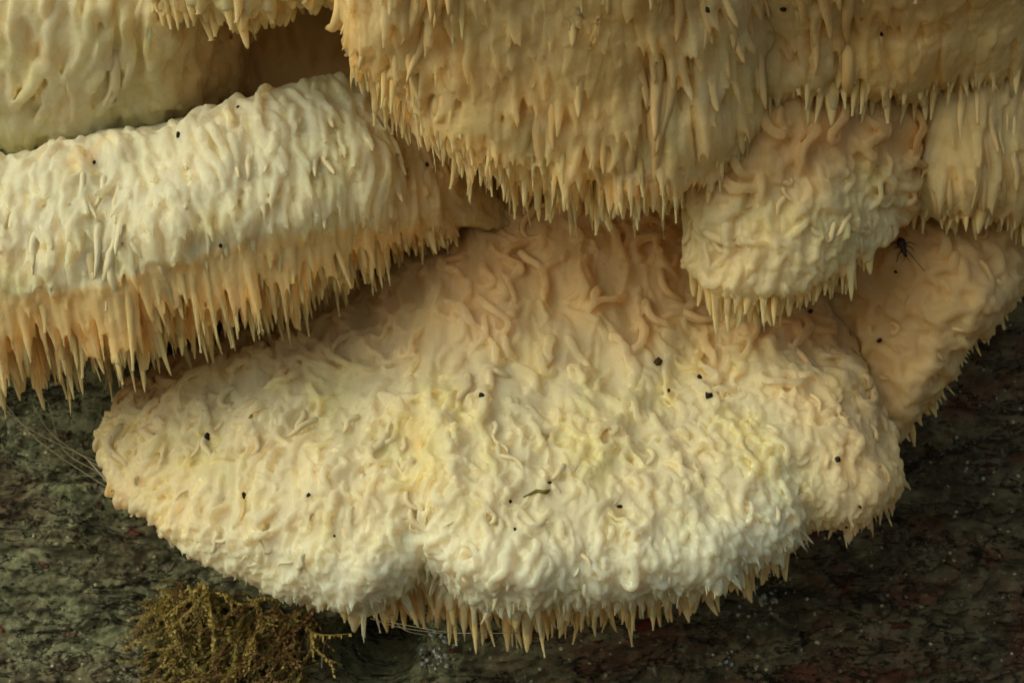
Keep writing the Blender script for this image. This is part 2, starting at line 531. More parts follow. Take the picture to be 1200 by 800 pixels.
# ------------------------------------------------------------------ fungus brackets
TOOTH_MESH = {}
def tooth_mesh(kind, i):
    """Unit stalactite: root at the origin, tip at z=-1, radius about 1."""
    key = (kind, i)
    if key in TOOTH_MESH: return TOOTH_MESH[key]
    r = np.random.default_rng(900 + i)
    n, sides = 7, 7
    tau = np.array([-0.12, 0.15, 0.4, 0.65, 0.84, 0.95, 1.0])
    bend = r.normal(0, 0.13, 2); cut = 1.0 if i % 4 else 3.2; wob = r.uniform(0, 6.3)
    pw = r.uniform(0.9, 2.2)
    v, f, al = [], [], []
    ph = r.uniform(0, 6.3); fl = r.uniform(0.62, 1.0)
    for k, t in enumerate(tau):
        tt = max(t, 0)
        rad = (1 - tt ** pw * 0.86) ** 0.9
        rad *= 1 + 0.10 * math.sin(wob + 5 * tt)
        if k == n - 1: rad = 0.11 * cut
        cx = bend[0] * tt * tt * 4 ; cy = bend[1] * tt * tt * 3
        for a in range(sides):
            g = a * 2 * math.pi / sides
            lump = 1 + 0.10 * math.sin(2 * g + ph)
            v.append((cx + rad * lump * math.cos(g), cy + rad * fl * lump * math.sin(g), -t)); al.append(tt)
    for k in range(n - 1):
        for a in range(sides):
            b = (a + 1) % sides
            f.append((k * sides + a, (k + 1) * sides + a, (k + 1) * sides + b, k * sides + b))
    f.append(tuple(range(sides))); f.append(tuple((n - 1) * sides + a for a in reversed(range(sides))))
    me = mesh_of('tooth', np.array(v) * 1000, f, M_TOOTH if kind == 'tooth' else M_PALE)
    at = me.attributes.new('along', 'FLOAT', 'POINT'); at.data.foreach_set('value', al)
    TOOTH_MESH[key] = me
    return me

def place_tooth(thing, base, p, d, length, rad, r, kind='tooth', name='tooth'):
    me = tooth_mesh(kind, int(r.integers(0, 14)))
    o = bpy.data.objects.new(name, me)
    z = -unit(d); face = np.array([0, -1.0, 0])
    y = unit(face - z * np.dot(face, z)); x = np.cross(y, z)
    a = r.uniform(-0.5, 0.5)
    x2 = x * math.cos(a) + y * math.sin(a); y2 = np.cross(z, x2)
    M = Matrix(((x2[0], y2[0], z[0]), (x2[1], y2[1], z[1]), (x2[2], y2[2], z[2]))).to_4x4()
    k = 0.001
    o.matrix_local = Matrix.Translation(Vector(p - base) * k) @ M @ Matrix.Diagonal((rad * k, rad * k * r.uniform(0.8, 1.1), length * k, 1))
    return link(o, thing)

def fuse(name, soup, voxel, smooth_it, mat):
    """Union of overlapping closed shapes as one smooth skin."""
    me = bpy.data.meshes.new(name)
    me.from_pydata((soup.arr() * 0.001).tolist(), [], soup.f)
    me.update()
    tmp = bpy.data.objects.new('tmp', me); COL.objects.link(tmp)
    rm = tmp.modifiers.new('r', 'REMESH'); rm.mode = 'VOXEL'; rm.voxel_size = voxel * 0.001; rm.use_smooth_shade = True
    sm = tmp.modifiers.new('s', 'SMOOTH'); sm.factor = 0.5; sm.iterations = smooth_it
    dg = bpy.context.evaluated_depsgraph_get()
    out = bpy.data.meshes.new_from_object(tmp.evaluated_get(dg))
    bpy.data.objects.remove(tmp); bpy.data.meshes.remove(me)
    out.name = name
    out.materials.clear(); out.materials.append(mat)
    out.polygons.foreach_set('use_smooth', [True] * len(out.polygons))
    return out

def strands(a, b, wa, wb, seed, width=0.125, warp=0.8):
    """Winding rope-like ridges along the level lines of a stretched noise, 0..1."""
    q = np.stack([a / wa, b / wb, np.full_like(a, seed * 7.31)], 1)
    k = np.stack([a / wa * 0.45, b / wa * 0.45, np.full_like(a, seed * 3.7)], 1)
    q = q + np.stack([perlin(k + 3), perlin(k + 71), 0 * a], 1) * warp
    v = perlin(q)
    fade = 0.35 + 0.65 * sm(perlin(k * 1.3 + 33), -0.25, 0.15)
    return np.exp(-(v / width) ** 2) * fade

def finish_bracket(thing, base, L, soup, tone, voxel=0.55, smooth_it=3, part='flesh', rough=0.35, relief=None, even=5):
    me = fuse(part, soup, voxel, smooth_it, M_FLESH)
    n = len(me.vertices)
    co = np.empty(n * 3); me.vertices.foreach_get('co', co); co = co.reshape(-1, 3) * 1000
    no = np.empty(n * 3); me.vertices.foreach_get('normal', no); no = no.reshape(-1, 3)
    NT, NS = L.g.shape[:2]
    gs = L.g[::2, ::2].reshape(-1, 3)
    T, S = np.meshgrid(np.arange(NT)[::2] / L.ST, np.arange(NS)[::2] / L.SS, indexing='ij')
    T, S = T.ravel(), S.ravel()
    # nearest loft sample through a coarse voxel cache
    kd = KDTree(len(gs))
    for i, q in enumerate(gs): kd.insert(q, i)
    kd.balance()
    cell = np.floor(co / 2.8).astype(int)
    uq, inv = np.unique(cell, axis=0, return_inverse=True); inv = inv.ravel()
    idx = np.array([kd.find(c)[1] for c in (uq + 0.5) * 2.8])[inv]
    # smooth the parameters a little by inverse lookup noise
    s, t = S[idx], T[idx]
    fs, ft = L.vs[::2, ::2].reshape(-1, 3)[idx], L.vt[::2, ::2].reshape(-1, 3)[idx]
    dl = co - gs[idx]
    s = s + np.clip((dl * fs).sum(1) / ((fs ** 2).sum(1) + 1), -0.45, 0.45)
    t = t + np.clip((dl * ft).sum(1) / ((ft ** 2).sum(1) + 1), -0.45, 0.45)
    if relief is not None:
        arc = np.concatenate([[0], np.cumsum(np.linalg.norm(np.diff(L.g[:, 3 * L.SS], axis=0), axis=1))])
        arcs = np.concatenate([[0], np.cumsum(np.linalg.norm(np.diff(L.g, axis=1), axis=2).mean(0))])
        aa = np.interp(t, np.arange(NT) / L.ST, arc); bb = np.interp(s, np.arange(NS) / L.SS, arcs)
        ln = L.nrm[::2, ::2].reshape(-1, 3)[idx]
        ln = ln * 0.7 + no * 0.3 * np.sign((ln * no).sum(1))[:, None]
        dn = np.abs((dl * ln).sum(1))
        disp = ln * (relief(s, t, aa, bb) * (1 - sm(dn, 1.5, 4.5)))[:, None]
        ne = len(me.edges); ed = np.empty(ne * 2, dtype=np.int32); me.edges.foreach_get('vertices', ed); ed = ed.reshape(-1, 2)
        deg = np.bincount(ed.ravel(), minlength=n).astype(float) + 1e-9
        def relax(x, k):
            acc = np.stack([np.bincount(ed[:, 0], x[ed[:, 1], j], n) + np.bincount(ed[:, 1], x[ed[:, 0], j], n) for j in range(3)], 1)
            return x * (1 - k) + acc / deg[:, None] * k
        for _ in range(even): disp = relax(disp, 0.6)
        co = co + disp
        if even > 3: co = relax(relax(co, 0.35), 0.3)
    col = tone(s, t, co)                          # n,3
    rgba = np.concatenate([np.clip(col, 0, 1), np.ones((n, 1))], 1)
    co = co + no * (fbm(co * 0.22, 2) * rough)[:, None]
    me.vertices.foreach_set('co', ((co - base) * 0.001).ravel())
    at = me.color_attributes.new('tone', 'FLOAT_COLOR', 'POINT')
    at.data.foreach_set('color', rgba.ravel())
    me.update()
    for so, s1, t1 in SPINES:
        k = np.clip(tone(np.array([s1]), np.array([t1]), L.p(s1, t1)[None])[0], 0, 1)
        c = np.array(CREAM); c = c + (np.array(OCHRE) - c) * k[1]; c = c + (np.array(PINK) - c) * k[2]; c = c + (np.array(WHITE) - c) * k[0]
        c = np.clip(c * np.array([1.16, 1.10, 1.04]), 0, 0.95)
        so.color = (*c, 1)
    SPINES.clear()
    return link(bpy.data.objects.new(part, me), thing)

SPINES = []
def worms(L, soup, thing, base, spots, rad, length, r, head=0.5, wander=0.16, lift=1.2, share=0.0, tip=0.0, name='spine', flat=0.9):
    """Worm-like spines crawling down a cap; most grow together with the flesh, some stand clear of it."""
    for s, t in spots:
        R0 = rad(s, t) * r.uniform(0.75, 1.25); ln = length(s, t) * r.uniform(0.6, 1.35)
        h0 = r.normal(0, head); sign = r.choice((-1, 1)); wa = r.uniform(0.2, 1.0) * wander * sign
        ph = r.uniform(0, 3)
        hook = r.random() < 0.3
        bend = (lambda q, wa=wa, ph=ph, hook=hook: wa * (math.cos(4 * q + ph) + (1.9 * q if hook else 0)))
        lf = R0 * r.uniform(0.2, lift)
        up = tip * R0 * r.uniform(0.3, 1.4)
        fn = (lambda q, lf=lf, up=up, R0=R0: lf * math.sin(math.pi * min(1, q * 1.1)) ** 0.8 + up * q * q - R0 * 0.25) if True else None
        pts = crawl(L, s, t, ln, h0, bend, fn, n=12)
        q = np.linspace(0, 1, 12)
        rr = R0 * (0.55 + 0.45 * np.sin(np.pi * np.clip(q * 1.05, 0, 1)) ** 0.6) * (1 - 0.55 * q ** 2)
        rr[-1] *= 0.55; rr[0] *= 0.7
        v, f = tube(pts, rr, 8, flat)
        if r.random() < share:
            me = mesh_of(name, v - base, f, M_PALE)
            at = me.attributes.new('along', 'FLOAT', 'POINT')
            at.data.foreach_set('value', np.repeat(q, 8))
            so = link(bpy.data.objects.new(name, me), thing); SPINES.append((so, s, t))
            v, f = tube(pts - 0.0, rr * 0.8, 6, flat)
        soup.add(v, f)

def noodles(L, soup, thing, base, spots, rad, length, r, head=0.4, curl=0.5, arch=0.2, share=0.0, wav=0.16, sep_cap=120, peel=0.0):
    """Slim noodle-like spines lying on a cap: wavy, hooked into a curl, or arched clear of the surface."""
    n = 17; cnt = 0
    q = np.linspace(0, 1, n)
    for s, t in spots:
        R0 = rad(s, t) * r.uniform(0.75, 1.25); ln = length(s, t) * r.uniform(0.6, 1.4)
        h0 = r.normal(0, head); sg = r.choice((-1, 1)); kind = r.random()
        ph = r.uniform(0, 6.3); wf = r.uniform(4, 9); turn = r.uniform(2.2, 5.2) / n * 2.0
        if kind < curl: bend = lambda k, sg=sg, ph=ph, wf=wf, turn=turn: sg * (turn if k > 0.5 else 0.0) + wav * math.cos(wf * k + ph)
        else: bend = lambda k, ph=ph, wf=wf: wav * 1.3 * math.cos(wf * k + ph)
        if r.random() < arch: hi = R0 * r.uniform(1.5, 2.8)
        else: hi = R0 * r.uniform(0.5, 1.3)
        pl = peel * R0 * r.uniform(0.3, 1.5)
        lift = lambda k, hi=hi, R0=R0, pl=pl: hi * math.sin(math.pi * k) ** 0.7 - R0 * (0.35 if not peel else 0.1) + pl * k ** 3 - R0 * 1.4 * max(0.0, 1 - k / 0.14)
        pts = crawl(L, s, t, ln, h0, bend, lift, n=n)
        rr = R0 * (np.interp(q, [0, 0.12, 0.7, 0.9, 1], [0.75, 1.0, 0.9, 0.65, 0.3]) if not peel else np.interp(q, [0, 0.1, 0.5, 0.85, 1], [0.8, 1.0, 0.95, 0.6, 0.2]))
        rr = np.maximum(rr, 0.3)
        v, f = tube(pts, rr, 8)
        if cnt < sep_cap and r.random() < share:
            cnt += 1
            me = mesh_of('spine', v - base, f, M_PALE)
            SPINES.append((link(bpy.data.objects.new('spine', me), thing), s, t))
            v, f = tube(pts, rr * 0.85, 6)
        soup.add(v, f)

def teeth(L, soup, thing, base, spots, rad, length, r, share=0.5, lean=0.15, side=0.0, vert=0.75, kind='tooth', jit=0.06, cap=300, root=0.6, sink=0.4):
    """Hanging teeth. Each hangs along gravity blended with the surface; share = fraction standing as pieces of their own."""
    cnt = 0
    for s, t in spots:
        R0 = rad(s, t) * r.uniform(0.75, 1.3); ln = length(s, t) * r.uniform(0.55, 1.3)
        pn = perlin(np.array([L.p(s, t) * 0.13 + 3.3]))[0]
        ln *= 1 + 0.9 * pn; R0 *= float(r.lognormal(0, 0.18))
        if pn < -0.28 and r.random() < 0.4: continue
        n = L.n(s, t)
        a = L.ds(s, t)
        down = unit(a) if a[2] < 0 else -unit(a)
        d = unit(np.array([0, 0, -1.0]) * vert + down * (1 - vert) + n * lean + np.array([side, 0, 0]) + r.normal(0, jit, 3))
        p = L.p(s, t) - n * R0 * sink
        if r.random() < share and cnt < cap:
            cnt += 1
            po = place_tooth(thing, base, p, d, ln, R0, r, kind)
            if kind == 'pale': SPINES.append((po, s, t))
            q = np.linspace(-0.1, root, 5)
            v, f = tube(p + d * (ln * q)[:, None], R0 * (0.92 - 0.55 * np.clip(q, 0, 1)), 7)
        else:
            q = np.linspace(-0.08, 1, 8)
            pts = p + d * (ln * q)[:, None] + np.outer(np.clip(q, 0, 1) ** 2, r.normal(0, 0.05, 3) * ln)
            rr = R0 * (1 - 0.8 * np.clip(q, 0, 1) ** 1.5)
            v, f = tube(pts, np.maximum(rr, 0.28), 7)
        soup.add(v, f)
    return cnt

def secs(rows):
    """rows: ((back u,v), four (u,v,d), (back u,v))"""
    out = []
    for b0, p1, p2, p3, p4, b1 in rows:
        out.append([WB(*b0), W(*p1), W(*p2), W(*p3), W(*p4), WB(*b1)])
    return out

def base_of(L):
    g = L.g.reshape(-1, 3)
    p = g[np.argmax(g[:, 1])]
    return np.array([g[:, 0].mean(), p[1], g[:, 2].min()])

SHELF = 'shelves of the toothed fungus'
def start(name, label, rows, noise, seed):
    L = Loft(secs(rows), noise, seed)
    b = base_of(L)
    th = empty(name, b, label, 'fungus', SHELF)
    S = Soup(); S.add(*L.shell())
    return L, b, th, S, np.random.default_rng(seed + 100)

# ---- the wide lowest shelf
rows = [
    ((160, 470), (150, 452, 14), (126, 476, 20), (117, 500, 24), (118, 522, 22), (150, 510)),
    ((250, 420), (255, 402, 14), (200, 470, 34), (160, 540, 44), (150, 592, 42), (215, 560)),
    ((350, 350), (380, 330, 4), (316, 450, 34), (250, 570, 60), (224, 660, 58), (300, 620)),
    ((450, 300), (465, 275, 0), (415, 430, 34), (362, 590, 68), (335, 694, 66), (380, 655)),
    ((510, 240), (520, 225, -2), (485, 425, 37), (440, 600, 72), (424, 706, 71), (450, 670)),
    ((540, 235), (545, 218, -2), (520, 425, 38), (502, 565, 71), (500, 660, 65), (500, 640)),
    ((570, 230), (570, 210, -2), (555, 425, 38), (560, 600, 77), (566, 696, 77), (555, 670)),
    ((660, 225), (655, 205, -2), (660, 420, 36), (675, 595, 76), (688, 696, 75), (690, 665)),
    ((740, 230), (740, 212, -2), (765, 425, 33), (795, 580, 70), (818, 678, 70), (810, 650)),
    ((800, 260), (805, 240, 0), (850, 420, 29), (895, 545, 60), (920, 632, 60), (900, 605)),
    ((840, 320), (840, 305, 8), (888, 415, 33), (930, 530, 53), (944, 605, 51), (920, 590)),
    ((880, 330), (880, 318, 8), (935, 410, 30), (990, 512, 48), (1004, 606, 50), (970, 570)),
    ((940, 350), (945, 335, 8), (985, 412, 24), (1030, 500, 37), (1046, 572, 38), (1010, 540)),
    ((1000, 400), (1000, 380, 4), (1022, 430, 12), (1040, 485, 20), (1046, 535, 22), (1030, 510)),
]
L, b, th, S, r = start('fungus_shelf', 'widest lowest cream shelf, fan shaped with worm-like spines on its top', rows, (5.0, 0.022), 1)
noodles(L, S, th, b, L.scatter(330, (0.9, 2.5), (0.3, 12.6), 3.4, r), lambda s, t: 1.1, lambda s, t: 14, r, head=0.6, curl=0.6, arch=0.4, share=0.10)
noodles(L, S, th, b, L.scatter(720, (2.2, 3.5), (0.2, 12.7), 2.2, r), lambda s, t: 0.78, lambda s, t: 8.5, r, head=0.35, curl=0.35, arch=0.35, share=0.16)
worms(L, S, th, b, L.scatter(640, (3.35, 4.15), (0.1, 12.8), 1.6, r), lambda s, t: 0.55, lambda s, t: 3.8, r, head=0.5, wander=0.2, lift=1.3, share=0.16, tip=2.0, flat=1.0)
teeth(L, S, th, b, L.scatter(210, (4.15, 4.75), (3.7, 9.0), 2.2, r), lambda s, t: 1.15, lambda s, t: float(np.interp(t, [3.7, 4.4, 5, 6, 7, 8, 9], [5, 9, 10.5, 10, 8, 6.5, 6])), r, share=0.8, lean=0.0, vert=0.95, jit=0.12)
teeth(L, S, th, b, L.scatter(22, (4.1, 4.5), (4.55, 5.5), 2.4, r), lambda s, t: 1.5, lambda s, t: 11, r, share=0.6, lean=0.1, vert=0.9, jit=0.22)
teeth(L, S, th, b, L.scatter(300, (3.8, 4.2), (0.2, 12.7), 1.9, r), lambda s, t: 0.7, lambda s, t: 2.6 + 2.0 * float(sm(t, 3.0, 5.0)), r, share=0.3, lean=0.35, vert=0.7, kind='pale', jit=0.2, root=0.7, cap=90)
def reliefA(s, t, a, b):
    top = sm(s, 0.7, 1.1) * (1 - sm(s, 4.0, 4.3))
    big = sm(s, 2.5, 3.3)
    h = np.maximum(strands(a, b, 6.8, 17.0, 1) * 2.4, strands(a, b, 5.2, 12.0, 2) * 1.8) * (1 - big)
    m = np.maximum(strands(a, b, 4.6, 13.0, 3) * 1.8, strands(a, b, 3.6, 9.0, 4) * 1.4) * big * (1 - 0.5 * sm(s, 3.3, 3.8))
    h2 = strands(a, b, 2.2, 3.6, 5, 0.2) * 0.8 * sm(s, 2.9, 3.6)
    p = np.stack([a / 13, b / 16, 0 * a + 4], 1)
    pit = sm(perlin(np.stack([a / 3.4, b / 4.6, 0 * a + 61], 1)), 0.26, 0.42) * 2.2 * sm(s, 1.9, 2.6) * (1 - sm(s, 3.5, 3.9))
    return top * (0.45 * h + 0.5 * m + h2 + fbm(p, 2) * 3.6 - pit)
def toneA(s, t, co):
    z = np.zeros((len(s), 3))
    z[:, 0] = sm(s, 2.9, 3.7) * (1 - sm(s, 4.05, 4.3)) * sm(t, 1.5, 3.5) * (1 - sm(t, 9.0, 11.0)) * 0.95 + 0.12
    z[:, 1] = sm(s, 4.05, 4.4) * 0.95 + 0.25 * sm(t, 9.0, 11.5) + 0.2 * (1 - sm(t, 0.5, 2.5))
    z[:, 2] = (1 - sm(s, 1.45, 2.3)) * 0.95 + sm(t, 9.6, 12.0) * 0.5  # older brown flesh at the back, deepened by painted recess shade
    return z
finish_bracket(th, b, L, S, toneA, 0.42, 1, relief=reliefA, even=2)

# ---- the left shelf above it
rows = [
    ((-170, 215), (-160, 205, 36), (-160, 270, 58), (-160, 342, 67), (-160, 372, 59), (-160, 385)),
    ((0, 215), (0, 190, 38), (0, 258, 60), (0, 336, 68), (0, 368, 59), (0, 385)),
    ((100, 190), (100, 164, 38), (100, 240, 60), (102, 322, 68), (104, 354, 59), (104, 372)),
    ((200, 175), (198, 148, 38), (202, 220, 58), (205, 292, 65), (205, 324, 56), (205, 345)),
    ((300, 150), (300, 116, 34), (308, 190, 52), (305, 262, 58), (305, 294, 49), (305, 310)),
    ((390, 120), (390, 98, 24), (405, 172, 42), (402, 254, 47), (402, 282, 38), (402, 290)),
    ((460, 130), (462, 108, 18), (478, 185, 30), (486, 248, 34), (486, 262, 22), (486, 275)),
    ((530, 200), (530, 175, 8), (548, 222, 18), (556, 262, 20), (556, 270, 10), (556, 272)),
    ((590, 240), (592, 238, 0), (600, 250, 4), (602, 266, 4), (600, 272, 0), (598, 270)),
]
L, b, th, S, r = start('fungus_shelf', 'pale left shelf with bright lumpy top face and long straight fringe beneath', rows, (3.0, 0.035), 2)
noodles(L, S, th, b, L.scatter(170, (0.85, 1.9), (0.4, 6.6), 3.7, r), lambda s, t: 1.15, lambda s, t: 17, r, head=0.22, curl=0.12, arch=0.15, share=0.1, wav=0.08)
noodles(L, S, th, b, L.scatter(320, (1.5, 2.85), (0.4, 6.4), 2.6, r), lambda s, t: 1.0, lambda s, t: 12, r, head=0.15, curl=0.0, arch=0.0, share=0.2, wav=0.05, peel=2.8)
worms(L, S, th, b, L.scatter(300, (2.6, 3.3), (0.4, 6.3), 2.0, r), lambda s, t: 0.75, lambda s, t: 4.2, r, head=0.3, wander=0.1, lift=1.2, share=0.12, tip=1.8, flat=1.0)
def lenB(s, t): return np.interp(t, [0, 1, 2, 3, 4, 5, 6, 7], [18, 17.5, 18, 18.5, 17, 13, 10, 3])
teeth(L, S, th, b, L.scatter(600, (3.3, 4.5), (0.5, 6.6), 2.0, r), lambda s, t: 1.6, lambda s, t: lenB(s, t) * 0.82, r, share=0.0, lean=0.0, vert=0.97, side=0.13, jit=0.03)
teeth(L, S, th, b, L.scatter(380, (3.3, 4.4), (0.5, 6.6), 2.1, r), lambda s, t: 1.2, lenB, r, share=0.78, lean=0.02, vert=0.97, side=0.13, jit=0.06, root=0.8)
teeth(L, S, th, b, L.scatter(260, (2.55, 3.25), (0.4, 6.3), 2.2, r), lambda s, t: 0.85, lambda s, t: 6.5, r, share=0.25, lean=0.12, vert=0.8, side=0.05, kind='pale', jit=0.08, root=0.7)
def reliefB(s, t, a, b):
    top = sm(s, 0.6, 1.0) * (1 - sm(s, 3.1, 3.4))
    h = np.maximum(strands(a, b, 6.0, 22.0, 11) * 2.4, strands(a, b, 4.5, 16.0, 12) * 1.9) + strands(a, b, 3.0, 7.0, 13) * 0.7 * sm(s, 2, 3)
    p = np.stack([a / 14, b / 18, 0 * a + 9], 1)
    return top * (0.5 * h + fbm(p, 2) * 3.2)
def toneB(s, t, co):
    z = np.zeros((len(s), 3))
    z[:, 0] = 0.55 * (1 - sm(s, 2.0, 3.0)) * (1 - sm(t, 4.2, 6.0)) + 0.1
    z[:, 1] = sm(s, 3.15, 3.5) * 0.95 + 0.25 * sm(t, 4.6, 6.0)
    z[:, 2] = sm(t, 5.0, 6.2) * 0.7
    return z
finish_bracket(th, b, L, S, toneB, 0.45, 2, relief=reliefB, even=3)

# ---- the small shelf behind, upper left
rows = [
    ((-170, -140), (-160, -120, 34), (-160, 0, 46), (-160, 105, 37), (-160, 172, 20), (-160, 185)),
    ((0, -140), (0, -120, 34), (0, 0, 46), (0, 105, 37), (0, 170, 20), (0, 185)),
    ((100, -140), (100, -120, 34), (100, 0, 46), (100, 100, 35), (100, 158, 18), (100, 172)),
    ((200, -130), (200, -110, 30), (198, 8, 40), (195, 88, 30), (192, 138, 14), (192, 150)),
    ((270, -120), (270, -90, 20), (268, 18, 20), (265, 78, 10), (260, 116, 0), (260, 125)),
    ((325, -110), (320, -60, 4), (305, 20, 4), (300, 68, 0), (298, 110, -3), (296, 105)),
    ((450, -100), (450, -60, 3), (450, 20, 3), (450, 70, 2), (450, 115, 0), (450, 115)),
]
L, b, th, S, r = start('fungus_shelf', 'yellowish recessed shelf with long vertical tube-like spines, above the lumpy left shelf', rows, (2.5, 0.03), 3)
noodles(L, S, th, b, L.scatter(110, (1.5, 3.3), (0.4, 4.7), 4.4, r), lambda s, t: 1.5, lambda s, t: 24, r, head=0.14, curl=0.06, arch=0.3, share=0.3, wav=0.07)
noodles(L, S, th, b, L.scatter(80, (2.9, 3.9), (0.4, 4.8), 3.6, r), lambda s, t: 1.15, lambda s, t: 12, r, head=0.2, curl=0.1, arch=0.2, share=0.25, wav=0.08)
def toneC(s, t, co):
    z = np.zeros((len(s), 3))
    z[:, 0] = 0.15
    z[:, 1] = 0.10 + sm(t, 2.2, 4.0) * 0.4
    z[:, 2] = sm(t, 2.4, 3.8) * 1.0
    return z
def reliefC(s, t, a, b):
    return sm(s, 1.0, 1.5) * (1 - sm(s, 3.9, 4.2)) * (strands(a, b, 6.0, 40.0, 21, 0.14, 0.5) * 3.0 + strands(a, b, 4.5, 26.0, 22, 0.12, 0.6) * 1.6)
finish_bracket(th, b, L, S, toneC, 0.6, 3, relief=reliefC)

# ---- the short fringe at the top, in front of the recessed shelf
rows = [
    ((165, -150), (160, -160, 40), (158, -90, 60), (166, -25, 62), (172, -12, 50), (170, -40)),
    ((230, -150), (228, -160, 44), (228, -80, 68), (230, -10, 67), (232, 2, 50), (232, -30)),
    ((285, -150), (285, -160, 44), (285, -80, 68), (284, -2, 66), (284, 8, 50), (284, -30)),
    ((345, -150), (345, -160, 44), (345, -80, 66), (344, -14, 62), (344, -4, 46), (344, -30)),
    ((392, -150), (394, -160, 40), (394, -90, 56), (391, -24, 54), (390, -14, 42), (390, -40)),
]
L, b, th, S, r = start('fungus_shelf', 'short fringed shelf edge of blunt teeth hanging over the dark red brown hollow', rows, (2.0, 0.04), 4)
teeth(L, S, th, b, L.scatter(110, (2.5, 4.35), (0.1, 3.9), 2.7, r), lambda s, t: 2.1, lambda s, t: float(np.interp(t, [0, 1.2, 2.0, 2.6, 4], [7, 8, 10.5, 6, 4.5])), r, share=0.75, lean=0.0, vert=0.9, side=0.06, jit=0.06)
def toneD(s, t, co):
    z = np.zeros((len(s), 3)); z[:, 1] = 0.35 + 0.3 * sm(s, 3, 4); return z
finish_bracket(th, b, L, S, toneD, 0.55, 2)

# ---- the large hanging curtain, upper middle
rows = [
    ((400, -190), (398, -190, 52), (402, -70, 68), (406, -20, 66), (411, 18, 58), (412, 0)),
    ((450, -190), (440, -200, 66), (444, -70, 92), (450, 20, 76), (455, 82, 55), (455, 60)),
    ((520, -190), (518, -200, 72), (518, -70, 96), (520, 60, 78), (524, 142, 58), (524, 110)),
    ((600, -190), (600, -200, 74), (600, -70, 98), (600, 80, 78), (603, 190, 58), (602, 150)),
    ((700, -190), (700, -200, 74), (700, -70, 98), (700, 90, 78), (702, 215, 58), (702, 170)),
    ((800, -190), (800, -200, 74), (800, -70, 95), (800, 90, 75), (800, 204, 58), (800, 160)),
    ((868, -190), (870, -200, 70), (870, -70, 88), (866, 60, 70), (862, 160, 49), (862, 120)),
    ((915, -190), (920, -200, 60), (920, -70, 70), (912, 20, 60), (905, 100, 46), (905, 70)),
]
L, b, th, S, r = start('fungus_shelf', 'large tan curtain of merged hanging teeth above the widest shelf', rows, (4.0, 0.03), 5)
noodles(L, S, th, b, L.scatter(520, (1.6, 3.75), (0.1, 6.9), 2.9, r), lambda s, t: 1.45, lambda s, t: 21, r, head=0.05, curl=0.0, arch=0.0, wav=0.03, peel=2.6, share=0.3, sep_cap=130)
teeth(L, S, th, b, L.scatter(140, (2.1, 3.8), (0.05, 6.9), 4.2, r), lambda s, t: 1.15, lambda s, t: 11, r, share=0.5, lean=0.06, vert=0.25, side=0.02, jit=0.04, sink=0.5, cap=100, root=0.9)
teeth(L, S, th, b, L.scatter(420, (3.5, 4.35), (0.05, 6.9), 1.9, r), lambda s, t: 1.25, lambda s, t: 11, r, share=0.5, lean=0.0, vert=0.95, side=0.02, jit=0.05, cap=200, root=0.8)
def reliefE(s, t, a, b):
    p = np.stack([a / 20, b / 40, 0 * a + 4], 1)
    return sm(s, 1.2, 1.6) * (1 - sm(s, 4.0, 4.3)) * (strands(a, b, 5.0, 34.0, 31) * 1.4 + fbm(p, 2) * 5.0)
def toneE(s, t, co):
    z = np.zeros((len(s), 3))
    nz = fbm(co * 0.03, 3)
    z[:, 0] = 0.05; z[:, 1] = 0.66 + 0.6 * nz; z[:, 2] = np.clip(fbm(co * 0.025 + 50, 2) * 1.2, 0, 0.5)
    return z
finish_bracket(th, b, L, S, toneE, 0.46, 2, relief=reliefE)

# ---- the right upper band
rows = [
    ((850, -190), (848, -190, 50), (848, -70, 66), (850, 30, 60), (852, 90, 48), (852, 60)),
    ((950, -190), (948, -200, 60), (948, -70, 85), (950, 30, 68), (952, 108, 48), (952, 70)),
    ((1050, -180), (1050, -190, 56), (1050, -70, 80), (1050, 30, 62), (1050, 104, 42), (1050, 70)),
    ((1130, -160), (1135, -160, 48), (1135, -60, 76), (1130, 20, 54), (1124, 90, 36), (1124, 60)),
    ((1230, -100), (1230, -90, 40), (1230, -30, 50), (1230, 30, 42), (1230, 80, 28), (1230, 60)),
    ((1360, -100), (1360, -90, 20), (1360, -30, 24), (1360, 30, 16), (1360, 80, 4), (1360, 60)),
]
L, b, th, S, r = start('fungus_shelf', 'smoother brown-tan band with sparse short teeth over the small lobe', rows, (3.5, 0.03), 6)
noodles(L, S, th, b, L.scatter(260, (1.6, 3.6), (0.1, 4.6), 3.2, r), lambda s, t: 1.4, lambda s, t: 20, r, head=0.05, curl=0.0, arch=0.0, wav=0.03, peel=1.9, share=0.2, sep_cap=70)
teeth(L, S, th, b, L.scatter(60, (2.2, 3.4), (0.1, 4.6), 5.0, r), lambda s, t: 1.2, lambda s, t: 10, r, share=0.6, lean=0.06, vert=0.25, jit=0.04)
teeth(L, S, th, b, L.scatter(260, (3.45, 4.3), (0.1, 4.6), 2.1, r), lambda s, t: 1.25, lambda s, t: 9.0, r, share=0.75, lean=0.0, vert=0.9, jit=0.06, root=0.7)
finish_bracket(th, b, L, S, toneE, 0.5, 4, relief=reliefE)

